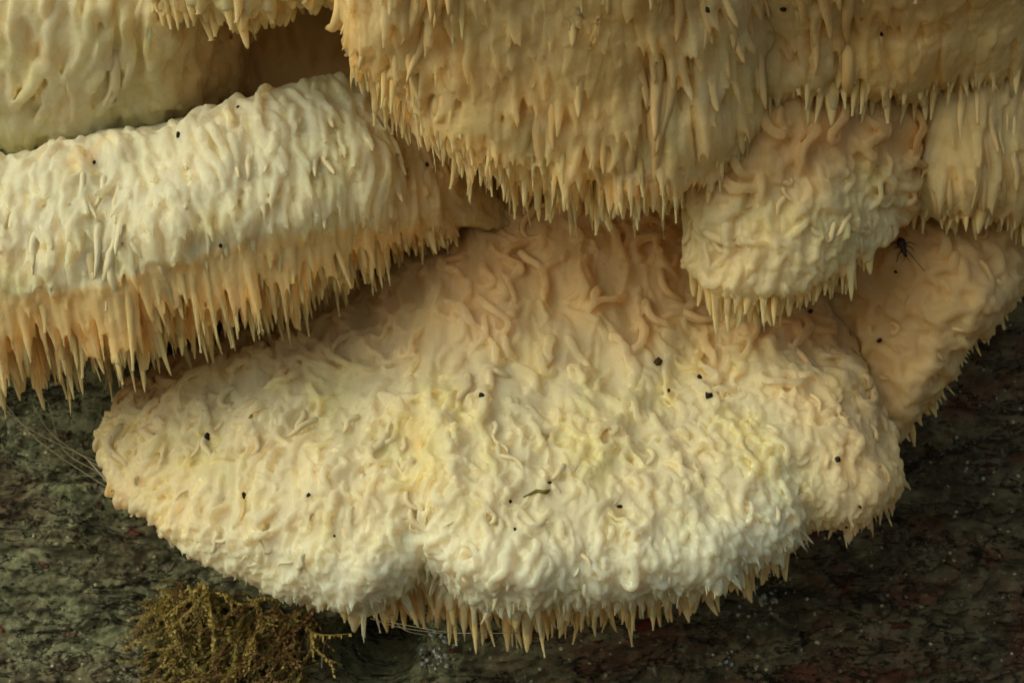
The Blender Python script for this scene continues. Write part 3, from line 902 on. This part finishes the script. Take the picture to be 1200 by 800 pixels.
# ---- right hand lower curtain
rows = [
    ((1030, 40), (1030, 50, 4), (1036, 120, 14), (1045, 190, 18), (1050, 232, 12), (1050, 215)),
    ((1075, 40), (1075, 50, 14), (1076, 120, 32), (1078, 190, 34), (1080, 240, 24), (1080, 215)),
    ((1120, 30), (1120, 40, 18), (1120, 110, 40), (1120, 190, 40), (1120, 246, 28), (1120, 220)),
    ((1200, 20), (1200, 30, 12), (1200, 100, 34), (1200, 190, 34), (1200, 250, 20), (1200, 220)),
    ((1360, 10), (1360, 20, -10), (1360, 100, 10), (1360, 190, 10), (1360, 240, 0), (1360, 220)),
]
L, b, th, S, r = start('fungus_shelf', 'brown curtain of thin crowded teeth hanging over the right hand wing', rows, (3.0, 0.035), 7)
noodles(L, S, th, b, L.scatter(230, (1.3, 3.7), (0.1, 3.6), 2.7, r), lambda s, t: 1.15, lambda s, t: 18, r, head=0.06, curl=0.0, arch=0.0, wav=0.03, peel=2.6, share=0.25, sep_cap=60)
teeth(L, S, th, b, L.scatter(60, (2.0, 3.6), (0.1, 3.6), 4.0, r), lambda s, t: 1.1, lambda s, t: 11, r, share=0.6, lean=0.05, vert=0.3, side=-0.05, jit=0.05)
teeth(L, S, th, b, L.scatter(110, (3.6, 4.3), (0.1, 3.6), 2.1, r), lambda s, t: 1.2, lambda s, t: 8, r, share=0.75, lean=0.0, vert=0.95, side=-0.05, jit=0.06)
finish_bracket(th, b, L, S, toneE, 0.6, 5)

# ---- the small rounded lobe
rows = [
    ((815, 170), (806, 190, 44), (798, 245, 45), (799, 300, 43), (808, 308, 30), (815, 280)),
    ((840, 110), (832, 130, 49), (828, 235, 53), (836, 328, 52), (846, 334, 38), (848, 310)),
    ((885, 90), (882, 110, 51), (884, 232, 57), (890, 336, 56), (894, 342, 42), (894, 320)),
    ((950, 85), (950, 100, 50), (954, 225, 56), (948, 322, 54), (946, 328, 41), (946, 310)),
    ((1012, 85), (1016, 100, 45), (1020, 200, 49), (1006, 284, 46), (998, 290, 35), (998, 270)),
    ((1060, 95), (1070, 110, 37), (1070, 190, 39), (1058, 250, 35), (1052, 256, 26), (1050, 240)),
    ((1095, 130), (1102, 140, 26), (1096, 190, 26), (1086, 226, 22), (1080, 232, 14), (1080, 225)),
]
L, b, th, S, r = start('fungus_shelf', 'small rounded cream lobe with shaggy lower margin, tucked under the tan curtains', rows, (2.2, 0.045), 8)
noodles(L, S, th, b, L.scatter(40, (1.1, 2.2), (0.4, 5.4), 5.0, r), lambda s, t: 1.3, lambda s, t: 14, r, head=0.5, curl=0.4, arch=0.4, share=0.15)
noodles(L, S, th, b, L.scatter(240, (1.8, 3.2), (0.2, 5.6), 2.2, r), lambda s, t: 0.8, lambda s, t: 9, r, head=0.35, curl=0.2, arch=0.3, share=0.3, wav=0.12)
worms(L, S, th, b, L.scatter(150, (2.9, 3.9), (0.2, 5.7), 2.1, r), lambda s, t: 1.0, lambda s, t: 5.0, r, head=0.35, wander=0.12, lift=1.2, share=0.2, tip=1.8, flat=1.0)
teeth(L, S, th, b, L.scatter(110, (3.2, 4.2), (0.1, 4.3), 2.0, r), lambda s, t: 1.15, lambda s, t: 8, r, share=0.8, lean=0.0, vert=0.95, jit=0.08)
def toneG(s, t, co):
    z = np.zeros((len(s), 3))
    z[:, 0] = 0.05; z[:, 1] = sm(s, 3.2, 4.0) * 0.5 + 0.3
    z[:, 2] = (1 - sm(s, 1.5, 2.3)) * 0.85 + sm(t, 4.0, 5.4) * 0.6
    return z
def reliefG(s, t, a, b):
    p = np.stack([a / 11, b / 14, 0 * a + 4], 1)
    return sm(s, 0.8, 1.2) * (1 - sm(s, 3.9, 4.2)) * (np.maximum(strands(a, b, 5.0, 12.0, 41) * 1.1, strands(a, b, 3.0, 8.0, 42) * 1.1 * sm(s, 2, 3)) + fbm(p, 2) * 2.2)
finish_bracket(th, b, L, S, toneG, 0.45, 1, relief=reliefG, even=2)

# ---- the right hand wing
rows = [
    ((985, 430), (985, 425, 6), (1012, 470, 16), (1036, 508, 20), (1044, 522, 12), (1030, 505)),
    ((960, 350), (965, 345, 8), (1020, 412, 20), (1068, 460, 25), (1082, 478, 12), (1060, 455)),
    ((970, 290), (975, 285, 8), (1045, 350, 22), (1114, 398, 27), (1128, 408, 12), (1100, 385)),
    ((1020, 255), (1020, 250, 8), (1095, 300, 22), (1154, 358, 25), (1168, 370, 8), (1140, 345)),
    ((1080, 230), (1085, 225, 8), (1145, 266, 18), (1184, 326, 18), (1195, 340, 2), (1170, 310)),
    ((1180, 225), (1185, 222, -6), (1205, 250, 6), (1225, 285, 2), (1232, 296, -8), (1220, 280)),
]
L, b, th, S, r = start('fungus_shelf', 'brownish right hand wing folded beside the widest shelf, small spikes along its edge', rows, (2.0, 0.04), 9)
noodles(L, S, th, b, L.scatter(70, (0.9, 2.6), (0.3, 4.6), 5.0, r), lambda s, t: 1.4, lambda s, t: 13, r, head=0.8, curl=0.6, arch=0.3, share=0.1)
noodles(L, S, th, b, L.scatter(150, (1.8, 3.6), (0.2, 4.7), 2.8, r), lambda s, t: 0.75, lambda s, t: 8, r, head=0.3, curl=0.2, arch=0.2, share=0.1, wav=0.1)
worms(L, S, th, b, L.scatter(120, (2.7, 3.9), (0.1, 4.8), 2.8, r), lambda s, t: 0.95, lambda s, t: 5, r, head=0.4, wander=0.12, lift=1.0, share=0.2, tip=1.2)
teeth(L, S, th, b, L.scatter(60, (3.75, 4.2), (0.1, 4.9), 2.2, r), lambda s, t: 0.95, lambda s, t: 5.0, r, share=0.8, lean=0.5, vert=0.6, jit=0.12)
def toneI(s, t, co):
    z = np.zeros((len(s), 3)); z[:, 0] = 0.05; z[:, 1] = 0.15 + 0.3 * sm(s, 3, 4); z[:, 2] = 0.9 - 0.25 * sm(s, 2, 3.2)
    return z
def reliefI(s, t, a, b):
    p = np.stack([a / 13, b / 16, 0 * a + 14], 1)
    return sm(s, 0.8, 1.2) * (1 - sm(s, 3.8, 4.2)) * (strands(a, b, 7.0, 11.0, 51) * 1.1 + strands(a, b, 2.8, 5.0, 52) * 0.6 * sm(s, 2.6, 3.4) + fbm(p, 2) * 3.2)
finish_bracket(th, b, L, S, toneI, 0.55, 4, relief=reliefI)

# ------------------------------------------------------------------ small things
bpy.context.view_layer.update()
DG = bpy.context.evaluated_depsgraph_get()
def hit(u, v):
    """What the pixel's ray meets: point and outward normal, mm."""
    o = Vector(CAM_O) * 0.001
    d = (Vector(W(u, v, 0)) * 0.001 - o).normalized()
    ok, loc, n, idx, ob, mx = SC.ray_cast(DG, o, d)
    n = np.array(n)
    if n @ np.array(d) > 0: n = -n
    return np.array(loc) * 1000, n

def frame(n, up=(0, 0, 1)):
    n = unit(n); x = unit(np.cross(up, n)); y = np.cross(n, x)
    return x, y, n

def blob(rad, r, seg=6, rings=5, rough=0.25):
    v, f = [(0, 0, -rad[2])], []
    for i in range(1, rings):
        ph = math.pi * i / rings
        for k in range(seg):
            g = 2 * math.pi * k / seg + i * 0.4
            q = 1 + r.normal(0, rough)
            v.append((rad[0] * math.sin(ph) * math.cos(g) * q, rad[1] * math.sin(ph) * math.sin(g) * q, -rad[2] * math.cos(ph)))
    v.append((0, 0, rad[2])); last = len(v) - 1
    for k in range(seg): f.append((0, 1 + (k + 1) % seg, 1 + k))
    for i in range(rings - 2):
        for k in range(seg):
            a = 1 + i * seg; f.append((a + k, a + (k + 1) % seg, a + seg + (k + 1) % seg, a + seg + k))
    for k in range(seg): f.append((1 + (rings - 2) * seg + k, 1 + (rings - 2) * seg + (k + 1) % seg, last))
    return np.array(v), f

def set_tags(o, label, cat, group=None):
    o['label'] = label; o['category'] = cat
    if group: o['group'] = group
    return o

r = np.random.default_rng(77)
M_SPECK = mat_simple('dark_speck', (0.008, 0.008, 0.007), 0.45, (0.02, 0.016, 0.012), 900)
M_SPECKB = mat_simple('brown_speck', (0.10, 0.05, 0.02), 0.6, (0.05, 0.025, 0.01), 900)
G1, G2 = 'black specks on the widest shelf', 'black specks on the left shelf'
spots = [
    (565, 463, 4.6, 'lone angular black speck at the middle of the widest shelf', G1), (244, 511, 5.6, 'largest round black speck, near the left tip of the widest shelf', G1),
    (285, 580, 3.6, 'small black speck below the largest round one near the left tip', G1), (831, 463, 4.8, 'lower of two close black specks right of the brown crumb', G1),
    (819, 442, 4.2, 'upper of two close black specks right of the brown crumb', G1), (982, 538, 4.2, 'black speck near the right hand margin of the widest shelf', G1),
    (362, 580, 3, 'small black speck midway between left tip and cleft of the widest shelf', G1), (645, 566, 3, 'tiny black speck just above the olive green sliver', G1),
    (603, 620, 2.6, 'tiny black speck below the olive green sliver', G1), (598, 587, 2.4, 'tiny black speck beside the thin end of the olive green sliver', G1),
    (726, 593, 3, 'tiny black speck on the widest shelf, right of the olive green sliver', G1), (783, 457, 2.8, 'tiny dark speck between the brown crumb and the two close specks', G1),
    (950, 365, 4, 'black speck directly under the small rounded lobe', G1), (1008, 593, 2.4, 'tiny black speck on the lower right margin of the widest shelf', G1),
    (992, 617, 2.6, 'tiny black speck on the lower right margin of the widest shelf', G1), (392, 628, 2, 'tiniest black speck above the whitish margin left of the cleft', G1),
    (210, 158, 4, 'largest black speck on the bright lumpy left shelf', G2), (500, 193, 3, 'black speck on the brownish end of the left shelf, beside the tan curtain', G2),
    (259, 288, 2.6, 'tiny black speck just above the long fringe of the left shelf', G2), (110, 190, 2.6, 'small black speck on the bright left shelf below the recessed shelf', G2),
    (279, 126, 2.6, 'tiny black speck on the crest of the left shelf near the hollow', G2),
    (830, 12, 3.6, 'black speck high on the large tan curtain', None), (918, 10, 3.6, 'black speck high on the smoother band, beside the tan curtain', None),
    (1033, 40, 2.8, 'small black speck alone in the middle of the smoother band', None),
    (1030, 398, 4, 'black speck on the right hand wing below the insect', None), (1050, 318, 2.6, 'tiny black speck right under the insect', None)]
for (u, v, k, lab, grp) in spots:
    p, n = hit(u, v); R0 = k * 0.20
    x, y, n = frame(n)
    bv, bf = blob((R0 * r.uniform(0.8, 1.25), R0 * r.uniform(0.8, 1.2), R0 * 0.75), r)
    wv = p + n * R0 * 0.3 + bv[:, :1] * x + bv[:, 1:2] * y + bv[:, 2:] * n
    set_tags(obj_of('dark_speck', wv, bf, M_SPECK, None, p), lab, 'speck', grp)
p, n = hit(770, 425); x, y, n = frame(n)
bv, bf = blob((1.2, 1.4, 0.8), r)
set_tags(obj_of('brown_speck', p + n * 0.3 + bv[:, :1] * x + bv[:, 1:2] * y + bv[:, 2:] * n, bf, M_SPECKB, None, p), 'brown crumb in a crease of the widest shelf', 'speck')

# green sliver lying on the widest shelf
path = np.array([hit(u, v)[0] + hit(u, v)[1] * 0.5 for u, v in ((613, 583), (622, 580), (630, 577), (638, 577), (645, 575))])
v_, f_ = tube(catmull(path, 4, False), np.interp(np.linspace(0, 1, 17), [0, .3, .8, 1], [0.15, 0.4, 0.6, 0.2]), 6)
set_tags(obj_of('plant_sliver', v_, f_, mat_simple('olive_sliver', (0.16, 0.15, 0.02), 0.5), None, path[0]), 'thin olive green plant sliver lying on the widest shelf', 'plant sliver')

# insect on the right hand wing
p, n = hit(1059, 290); x, y, n = frame(n)
ins = empty('insect', p, 'small dark insect with long hind leg resting under the small lobe', 'insect')
M_INS = mat_simple('insect_shell', (0.012, 0.006, 0.005), 0.35, (0.03, 0.012, 0.008), 800, spec=0.5)
def loc(a, b, c): return p + x * a + y * b + n * c
q = np.linspace(0, 1, 13)
body = np.array([loc(-1.1 + 2.4 * t, 2.6 - 5.4 * t, 1.3 + 0.25 * math.sin(3.1 * t)) for t in q])
rad = np.array([0.35, 0.95, 1.3, 1.42, 1.35, 1.1, 0.75, 0.85, 0.9, 0.7, 0.5, 0.62, 0.3])
v_, f_ = tube(body, rad, 10, 0.8); obj_of('body', v_, f_, M_INS, ins, p)
legs = [((0.3, -0.6), (2.2, -1.6), (6.6, -6.4)), ((0.1, -0.8), (-0.8, -2.2), (-1.6, -4.2)), ((-0.4, 0.6), (-2.2, 1.2), (-3.6, 0.2)),
        ((-0.2, 0.0), (-1.8, -0.4), (-2.9, -1.6)), ((0.6, 0.6), (2.0, 1.4), (3.4, 0.8)), ((0.5, 0.1), (1.9, 0.3), (3.2, -0.8))]
for a, b2, c in legs:
    pts = catmull(np.array([loc(*a, 1.0), loc(*b2, 1.9), loc(*c, 0.2)]), 4, False)
    v_, f_ = tube(pts, np.linspace(0.2, 0.09, len(pts)), 5); obj_of('leg', v_, f_, M_INS, ins, p)
for sg in (-1, 1):
    pts = catmull(np.array([loc(1.2, -2.6, 1.5), loc(1.5 + 0.5 * sg, -3.4, 1.9), loc(1.6 + 1.2 * sg, -4.2, 1.6)]), 3, False)
    v_, f_ = tube(pts, np.linspace(0.1, 0.05, len(pts)), 5); obj_of('antenna', v_, f_, M_INS, ins, p)

# bark flakes, pieces of the trunk
FL = []
M_FLK = []
for nm, c1, c2 in (('flake_grey', (0.34, 0.33, 0.25), (0.09, 0.085, 0.06)), ('flake_brown', (0.17, 0.125, 0.08), (0.05, 0.035, 0.022)), ('flake_green', (0.25, 0.26, 0.17), (0.08, 0.085, 0.05)), ('flake_red', (0.20, 0.065, 0.045), (0.09, 0.035, 0.025))):
    M_FLK.append(mat_simple(nm, c1, 0.6, c2, 560, 1.0, 0.6, 0.45))
for i in range(16):
    m = int(r.integers(9, 13)); g = np.arange(m) * 2 * math.pi / m + r.uniform(-0.22, 0.22, m); el = r.uniform(0.3, 0.65)
    rr = r.uniform(0.45, 1.15, m)
    ring = np.stack([rr * np.cos(g), el * rr * np.sin(g)], 1)
    cup = r.uniform(-0.25, 0.35)
    top = [(a, c, 0.12 + cup * (a * a + c * c) * 0.5) for a, c in ring]; bot = [(a * 1.08, c * 1.08, -0.35) for a, c in ring]
    vv = top + bot + [(0, 0, 0.2)]
    mid_ = [(a * 0.5, c_ * 0.5, 0.16 + r.normal(0, 0.12)) for a, c_ in ring]; vv += mid_; o_ = 2 * m + 1
    ff = [(o_ + k, o_ + (k + 1) % m, 2 * m) for k in range(m)] + [(k, (k + 1) % m, o_ + (k + 1) % m, o_ + k) for k in range(m)] + [(k, m + k, m + (k + 1) % m, (k + 1) % m) for k in range(m)]
    FL.append([mesh_of('bark_flake', np.array(vv) * 1000, ff, mt, False) for mt in M_FLK])
bark_base = np.array([TX, TR, -1200.0])
def bark_frame(q):
    e = 1.2
    def pt(x_, z_):
        h = relief_at(x_, z_) - 4
        return np.array([x_, -(trunk_depth(x_) + h), z_])
    dx = pt(q[0] + e, q[2]) - pt(q[0] - e, q[2]); dz = pt(q[0], q[2] + e) - pt(q[0], q[2] - e)
    nn = unit(np.cross(dx, dz))
    if nn[1] > 0: nn = -nn
    return nn
def in_left(u, v): return v > 445 and u < 0.45 * 400 + 60 - 0.0 * v and (u < 110 or v > 560 + (u - 110) * 1.0)
cnt = 0
while cnt < 235:
    side = r.random()
    if side < 0.52: u, v = r.uniform(-15, 215), r.uniform(445, 815)
    elif side < 0.9: u, v = r.uniform(790, 1215), r.uniform(380, 815)
    else: u, v = r.uniform(490, 800), r.uniform(735, 815)
    if side < 0.52 and u > 115 and v < 560 + (u - 115) * 0.95: continue
    if 0.52 <= side < 0.9 and v < 690 - (u - 850) * 0.62 - 20: continue
    q = bark_point(u, v); nn = bark_frame(q); nn = unit(nn + r.normal(0, 0.22, 3))
    x, y, n = frame(nn)
    a = r.normal(0, 0.5); x2 = x * math.cos(a) + y * math.sin(a); y2 = np.cross(n, x2)
    sc = float(np.clip(r.lognormal(0.55, 0.5), 0.7, 4.5)) * 0.001
    ch = r.choice(4, p=(0.34, 0.30, 0.31, 0.05)) if u < 480 else r.choice(4, p=(0.14, 0.52, 0.10, 0.24))
    o = bpy.data.objects.new('bark_flake', FL[int(r.integers(0, 16))][ch])
    M = Matrix(((x2[0], y2[0], n[0]), (x2[1], y2[1], n[1]), (x2[2], y2[2], n[2]))).to_4x4()
    o.matrix_local = Matrix.Translation(Vector(q - bark_base) * 0.001) @ M @ Matrix.Diagonal((sc, sc, sc * r.uniform(0.5, 1.0), 1))
    link(o, trunk); cnt += 1

# white grains on the bark
M_GRAIN = mat_simple('white_grain', (0.62, 0.60, 0.50), 0.5)
for u, v, k in ((1175, 383, 4.2), (958, 752, 3.6), (1090, 755, 3.2), (1113, 648, 3.0), (1185, 765, 2.4), (945, 701, 2.6), (1120, 512, 2.6), (1133, 541, 2.6), (983, 630, 2.4), (113, 684, 3.0), (40, 628, 2.2), (62, 780, 2.6), (146, 783, 2.6), (835, 766, 2.4), (887, 780, 2.4), (1152, 432, 2)):
    q = bark_point(u, v); n = bark_frame(q); x, y, n = frame(n); R0 = k * 0.25
    bv, bf = blob((R0, R0 * 0.9, R0 * 0.8), r, rough=0.12)
    o = obj_of('white_grain', q + n * R0 * 0.4 + bv[:, :1] * x + bv[:, 1:2] * y + bv[:, 2:] * n, bf, M_GRAIN, None, q)
    wh = 'right of the moss clump' if u > 500 else 'left of the moss clump'
    set_tags(o, 'tiny white grain stuck on the dark bark ' + wh, 'grain', 'white grains on bark ' + wh)

# silvery scales added in place of wet glints on the bark
M_GLINT = mat_simple('silver_glint', (0.62, 0.70, 0.74), 0.15, (0.22, 0.25, 0.27), 900, 0.5, 0.5, 1.0)
for cu, cv, ru, rv, num, lab in ((512, 768, 22, 26, 40, 'silvery grey crust on bark right of the dark hollow'), (893, 692, 26, 30, 46, 'silvery blue grey crust on bark below the right margin of the widest shelf'), (850, 770, 20, 14, 14, 'faint scatter of silvery scales on the bark near the bottom')):
    q0 = bark_point(cu, cv); cr = empty('bark_glint', q0, lab, 'crust')
    sh = []
    for i in range(5):
        m = 6; g = np.arange(m) * 2 * math.pi / m + r.uniform(0, 1); rr = r.uniform(0.5, 1.1, m)
        vv = [(a * math.cos(k), a * math.sin(k), r.normal(0, 0.15)) for a, k in zip(rr, g)] + [(0, 0, 0.45)] + [(1.05 * a * math.cos(k), 1.05 * a * math.sin(k), -0.5) for a, k in zip(rr, g)]
        ff = [(k, (k + 1) % m, m) for k in range(m)] + [(k, m + 1 + k, m + 1 + (k + 1) % m, (k + 1) % m) for k in range(m)]
        sh.append(mesh_of('scale', np.array(vv) * 1000, ff, M_GLINT, False))
    for i in range(num):
        q = bark_point(cu + r.normal(0, ru * 0.55), cv + r.normal(0, rv * 0.55)); n = unit(bark_frame(q) + r.normal(0, 0.35, 3)); x, y, n = frame(n)
        o = bpy.data.objects.new('scale', sh[int(r.integers(0, 5))]); sc = r.uniform(0.3, 1.2) * 0.001
        M = Matrix(((x[0], y[0], n[0]), (x[1], y[1], n[1]), (x[2], y[2], n[2]))).to_4x4()
        o.matrix_local = Matrix.Translation(Vector(q + n * 0.5 - q0) * 0.001) @ M @ Matrix.Diagonal((sc * r.uniform(0.7, 1.4), sc, sc, 1))
        link(o, cr)

# moss clump
M_MOSS = []
for nm, c1, c2 in (('moss_yellow', (0.62, 0.52, 0.18), (0.38, 0.30, 0.10)), ('moss_olive', (0.46, 0.39, 0.14), (0.25, 0.20, 0.07)), ('moss_brown', (0.40, 0.26, 0.11), (0.19, 0.12, 0.05))):
    m, nt, b_ = new_mat(nm); N = NB(nt)
    c = N.mix(N.ramp(N.noise(N.geo(), 350.0, 3.0), 0.35, 0.65, 0.0, 1.0), c1, c2)
    c = N.mix(N.math('MULTIPLY', N.rand(), 0.5), c, c2)
    N.put(b_.inputs['Base Color'], c); b_.inputs['Roughness'].default_value = 0.55
    b_.inputs['Subsurface Weight'].default_value = 0.0
    M_MOSS.append(m)
fr = []
for i in range(12):
    S = Soup(); n = 10
    c1, c2 = r.normal(0, 0.42), r.normal(0, 0.34)
    q = np.linspace(0, 1, n)
    path = np.stack([c1 * q ** 2 + 0.05 * np.sin(7 * q + i), c2 * q ** 2 + 0.12 * np.sin(3 * q), -q], 1)
    S.add(*tube(path, 0.022 * (1.15 - q), 4))
    axes = [(path, 0.06, 1.0, 34)]
    for bidx in range(int(r.integers(1, 4))):
        t0 = r.uniform(0.15, 0.6); st0 = np.array([np.interp(t0, q, path[:, j]) for j in range(3)]); az0 = r.uniform(0, 6.3); l0 = r.uniform(0.25, 0.5)
        dirb = np.array([math.cos(az0) * 0.7, math.sin(az0) * 0.7, -0.8])
        bp_ = np.array([st0 + dirb * l0 * k + np.array([0, 0, -0.12]) * k * k for k in q])
        S.add(*tube(bp_, 0.016 * (1.15 - q), 4)); axes.append((bp_, 0.1, 0.8, 16))
    leaf = [(ax_, t_lo + (1 - t_lo) * k / nl_, k, sz) for ax_, t_lo, sz, nl_ in axes for k in range(nl_)]
    for ax_, t, k, sz in leaf:
        o3 = np.array([np.interp(t, q, ax_[:, j]) for j in range(3)])
        az_ = k * 2.4 + r.uniform(-0.4, 0.4); ln = 0.15 * sz * (1.1 - 0.55 * t) * r.uniform(0.7, 1.3)
        out = np.array([math.cos(az_), math.sin(az_), 0]); d = unit(out * r.uniform(0.35, 0.8) + np.array([0, 0, -1.0]))
        w = unit(np.cross(d, out + 0.01)) * ln * 0.34; up = unit(np.cross(w, d)) * ln * 0.06
        S.add([o3, o3 + d * ln * 0.45 + w, o3 + d * ln, o3 + d * ln * 0.45 - w, o3 + d * ln * 0.45 + up], [(0, 1, 4), (1, 2, 4), (2, 3, 4), (3, 0, 4)])
    fr.append([mesh_of('frond', S.arr() * 1000, S.f, mt, False) for mt in M_MOSS])
q0 = bark_point(270, 760)
moss = empty('moss_clump', q0, 'olive and brown feathery moss clump hanging on bark under the widest shelf', 'moss')
tops = [(172, 720), (190, 690), (215, 676), (250, 680), (290, 692), (330, 698), (370, 708), (388, 732)]
tu, tv_ = [a for a, _ in tops], [c for _, c in tops]
for i in range(330):
    u = r.uniform(186, 376); v0 = np.interp(u, tu, tv_)
    v = v0 + abs(r.normal(0, 1)) * 45 if r.random() < 0.75 else r.uniform(v0, 830)
    if v > 840: continue
    # thin spot in the middle where the clump is bare and brown
    if perlin(np.array([[u / 38.0, v / 38.0, 5.5]]))[0] < -0.2 and r.random() < 0.7: continue
    q = bark_point(u, v); n = bark_normal(q)
    d = unit(np.array([-0.35 + r.normal(0, 0.75), 0, -0.8 + r.normal(0, 0.5)]) + n * r.uniform(0.05, 0.7))
    z = -d; y = unit(n - z * (n @ z)); x = np.cross(y, z)
    ln = r.uniform(7, 16) * 0.001; th_ = min(ln, 0.013) * r.uniform(0.9, 1.4)
    ch = r.choice(3, p=(0.42, 0.33, 0.25)) if u < 260 or r.random() < 0.3 else r.choice(3, p=(0.1, 0.35, 0.55))
    o = bpy.data.objects.new('frond', fr[int(r.integers(0, 12))][ch])
    a = r.uniform(0, 6.28); x2 = x * math.cos(a) + y * math.sin(a); y2 = np.cross(z, x2)
    M = Matrix(((x2[0], y2[0], z[0]), (x2[1], y2[1], z[1]), (x2[2], y2[2], z[2]))).to_4x4()
    o.matrix_local = Matrix.Translation(Vector(q + n * r.uniform(0, 4) - q0) * 0.001) @ M @ Matrix.Diagonal((th_, th_, ln, 1))
    link(o, moss)

# silk threads, fibres and a red leaf scrap
M_SILK = mat_simple('silk', (0.55, 0.50, 0.36), 0.4)
def thread(pts, rad, label, cat, group, name, mat=None):
    pts = catmull(np.array(pts), 5, False)
    v_, f_ = tube(pts, np.full(len(pts), rad), 5)
    return set_tags(obj_of(name, v_, f_, mat or M_SILK, None, pts[0]), label, cat, group)
def bp(u, v, o=1.5): q = bark_point(u, v); return q + bark_normal(q) * o
lab = 'fine pale silk thread stretched over the bark to the left tip of the widest shelf'
for a in (((-10, 446), (60, 508), (140, 580)), ((38, 462), (75, 500), (118, 548)), ((-8, 462), (50, 495), (112, 540)), ((60, 470), (90, 520), (122, 556))):
    thread([bp(*a[0], 2), bp(*a[1], 9), W(*a[2], 24)], 0.10, lab, 'silk thread', 'silk threads by the left tip', 'silk_thread')
thread([W(100, 535, 10), W(122, 560, 16), W(142, 584, 26)], 0.28, 'short pale straw fibre touching the left tip of the widest shelf', 'straw fibre', None, 'straw_fibre')
lab = 'fine pale silk thread strung between the teeth under the widest shelf'
for a in (((434, 724), (470, 735), (520, 742)), ((455, 728), (530, 741), (606, 741)), ((448, 716), (475, 738), (500, 744))):
    thread([W(*a[0], 66), W(*a[1], 66), W(*a[2], 64)], 0.11, lab, 'silk thread', 'silk threads under the widest shelf', 'silk_thread')
thread([bp(386, 738, 3), bp(381, 756, 4), bp(379, 778, 3)], 0.35, 'whitish root-like fibre hanging beside the moss clump', 'fibre', None, 'pale_fibre')
M_RED = mat_simple('red_leaf', (0.16, 0.02, 0.015), 0.5, (0.08, 0.012, 0.01), 500)
q = bark_point(757, 733); n = unit(bark_normal(q) + np.array([0, 0, 0.5])); x, y, n = frame(n)
x2 = unit(x + y * 0.35); y2 = np.cross(n, x2)
vv, ff = [], []
for i, t in enumerate(np.linspace(-1, 1, 9)):
    w = 1.6 * (1 - abs(t) ** 1.8) + 0.08
    for lay in (0, 0.25):
        for k in (-1, 0, 1): vv.append(q + n * (2.5 + lay + abs(k) * w * 0.45 + t * t * 0.8) + x2 * t * 4.6 + y2 * k * w)
for i in range(8):
    a, c = i * 6, i * 6 + 6
    ff += [(a, a + 1, c + 1, c), (a + 1, a + 2, c + 2, c + 1), (a + 4, a + 3, c + 3, c + 4), (a + 5, a + 4, c + 4, c + 5), (a, c, c + 3, a + 3), (c + 2, a + 2, a + 5, c + 5)]
set_tags(obj_of('leaf_scrap', vv, ff, M_RED, None, q), 'dark red folded leaf scrap on bark under the widest shelf', 'leaf scrap')
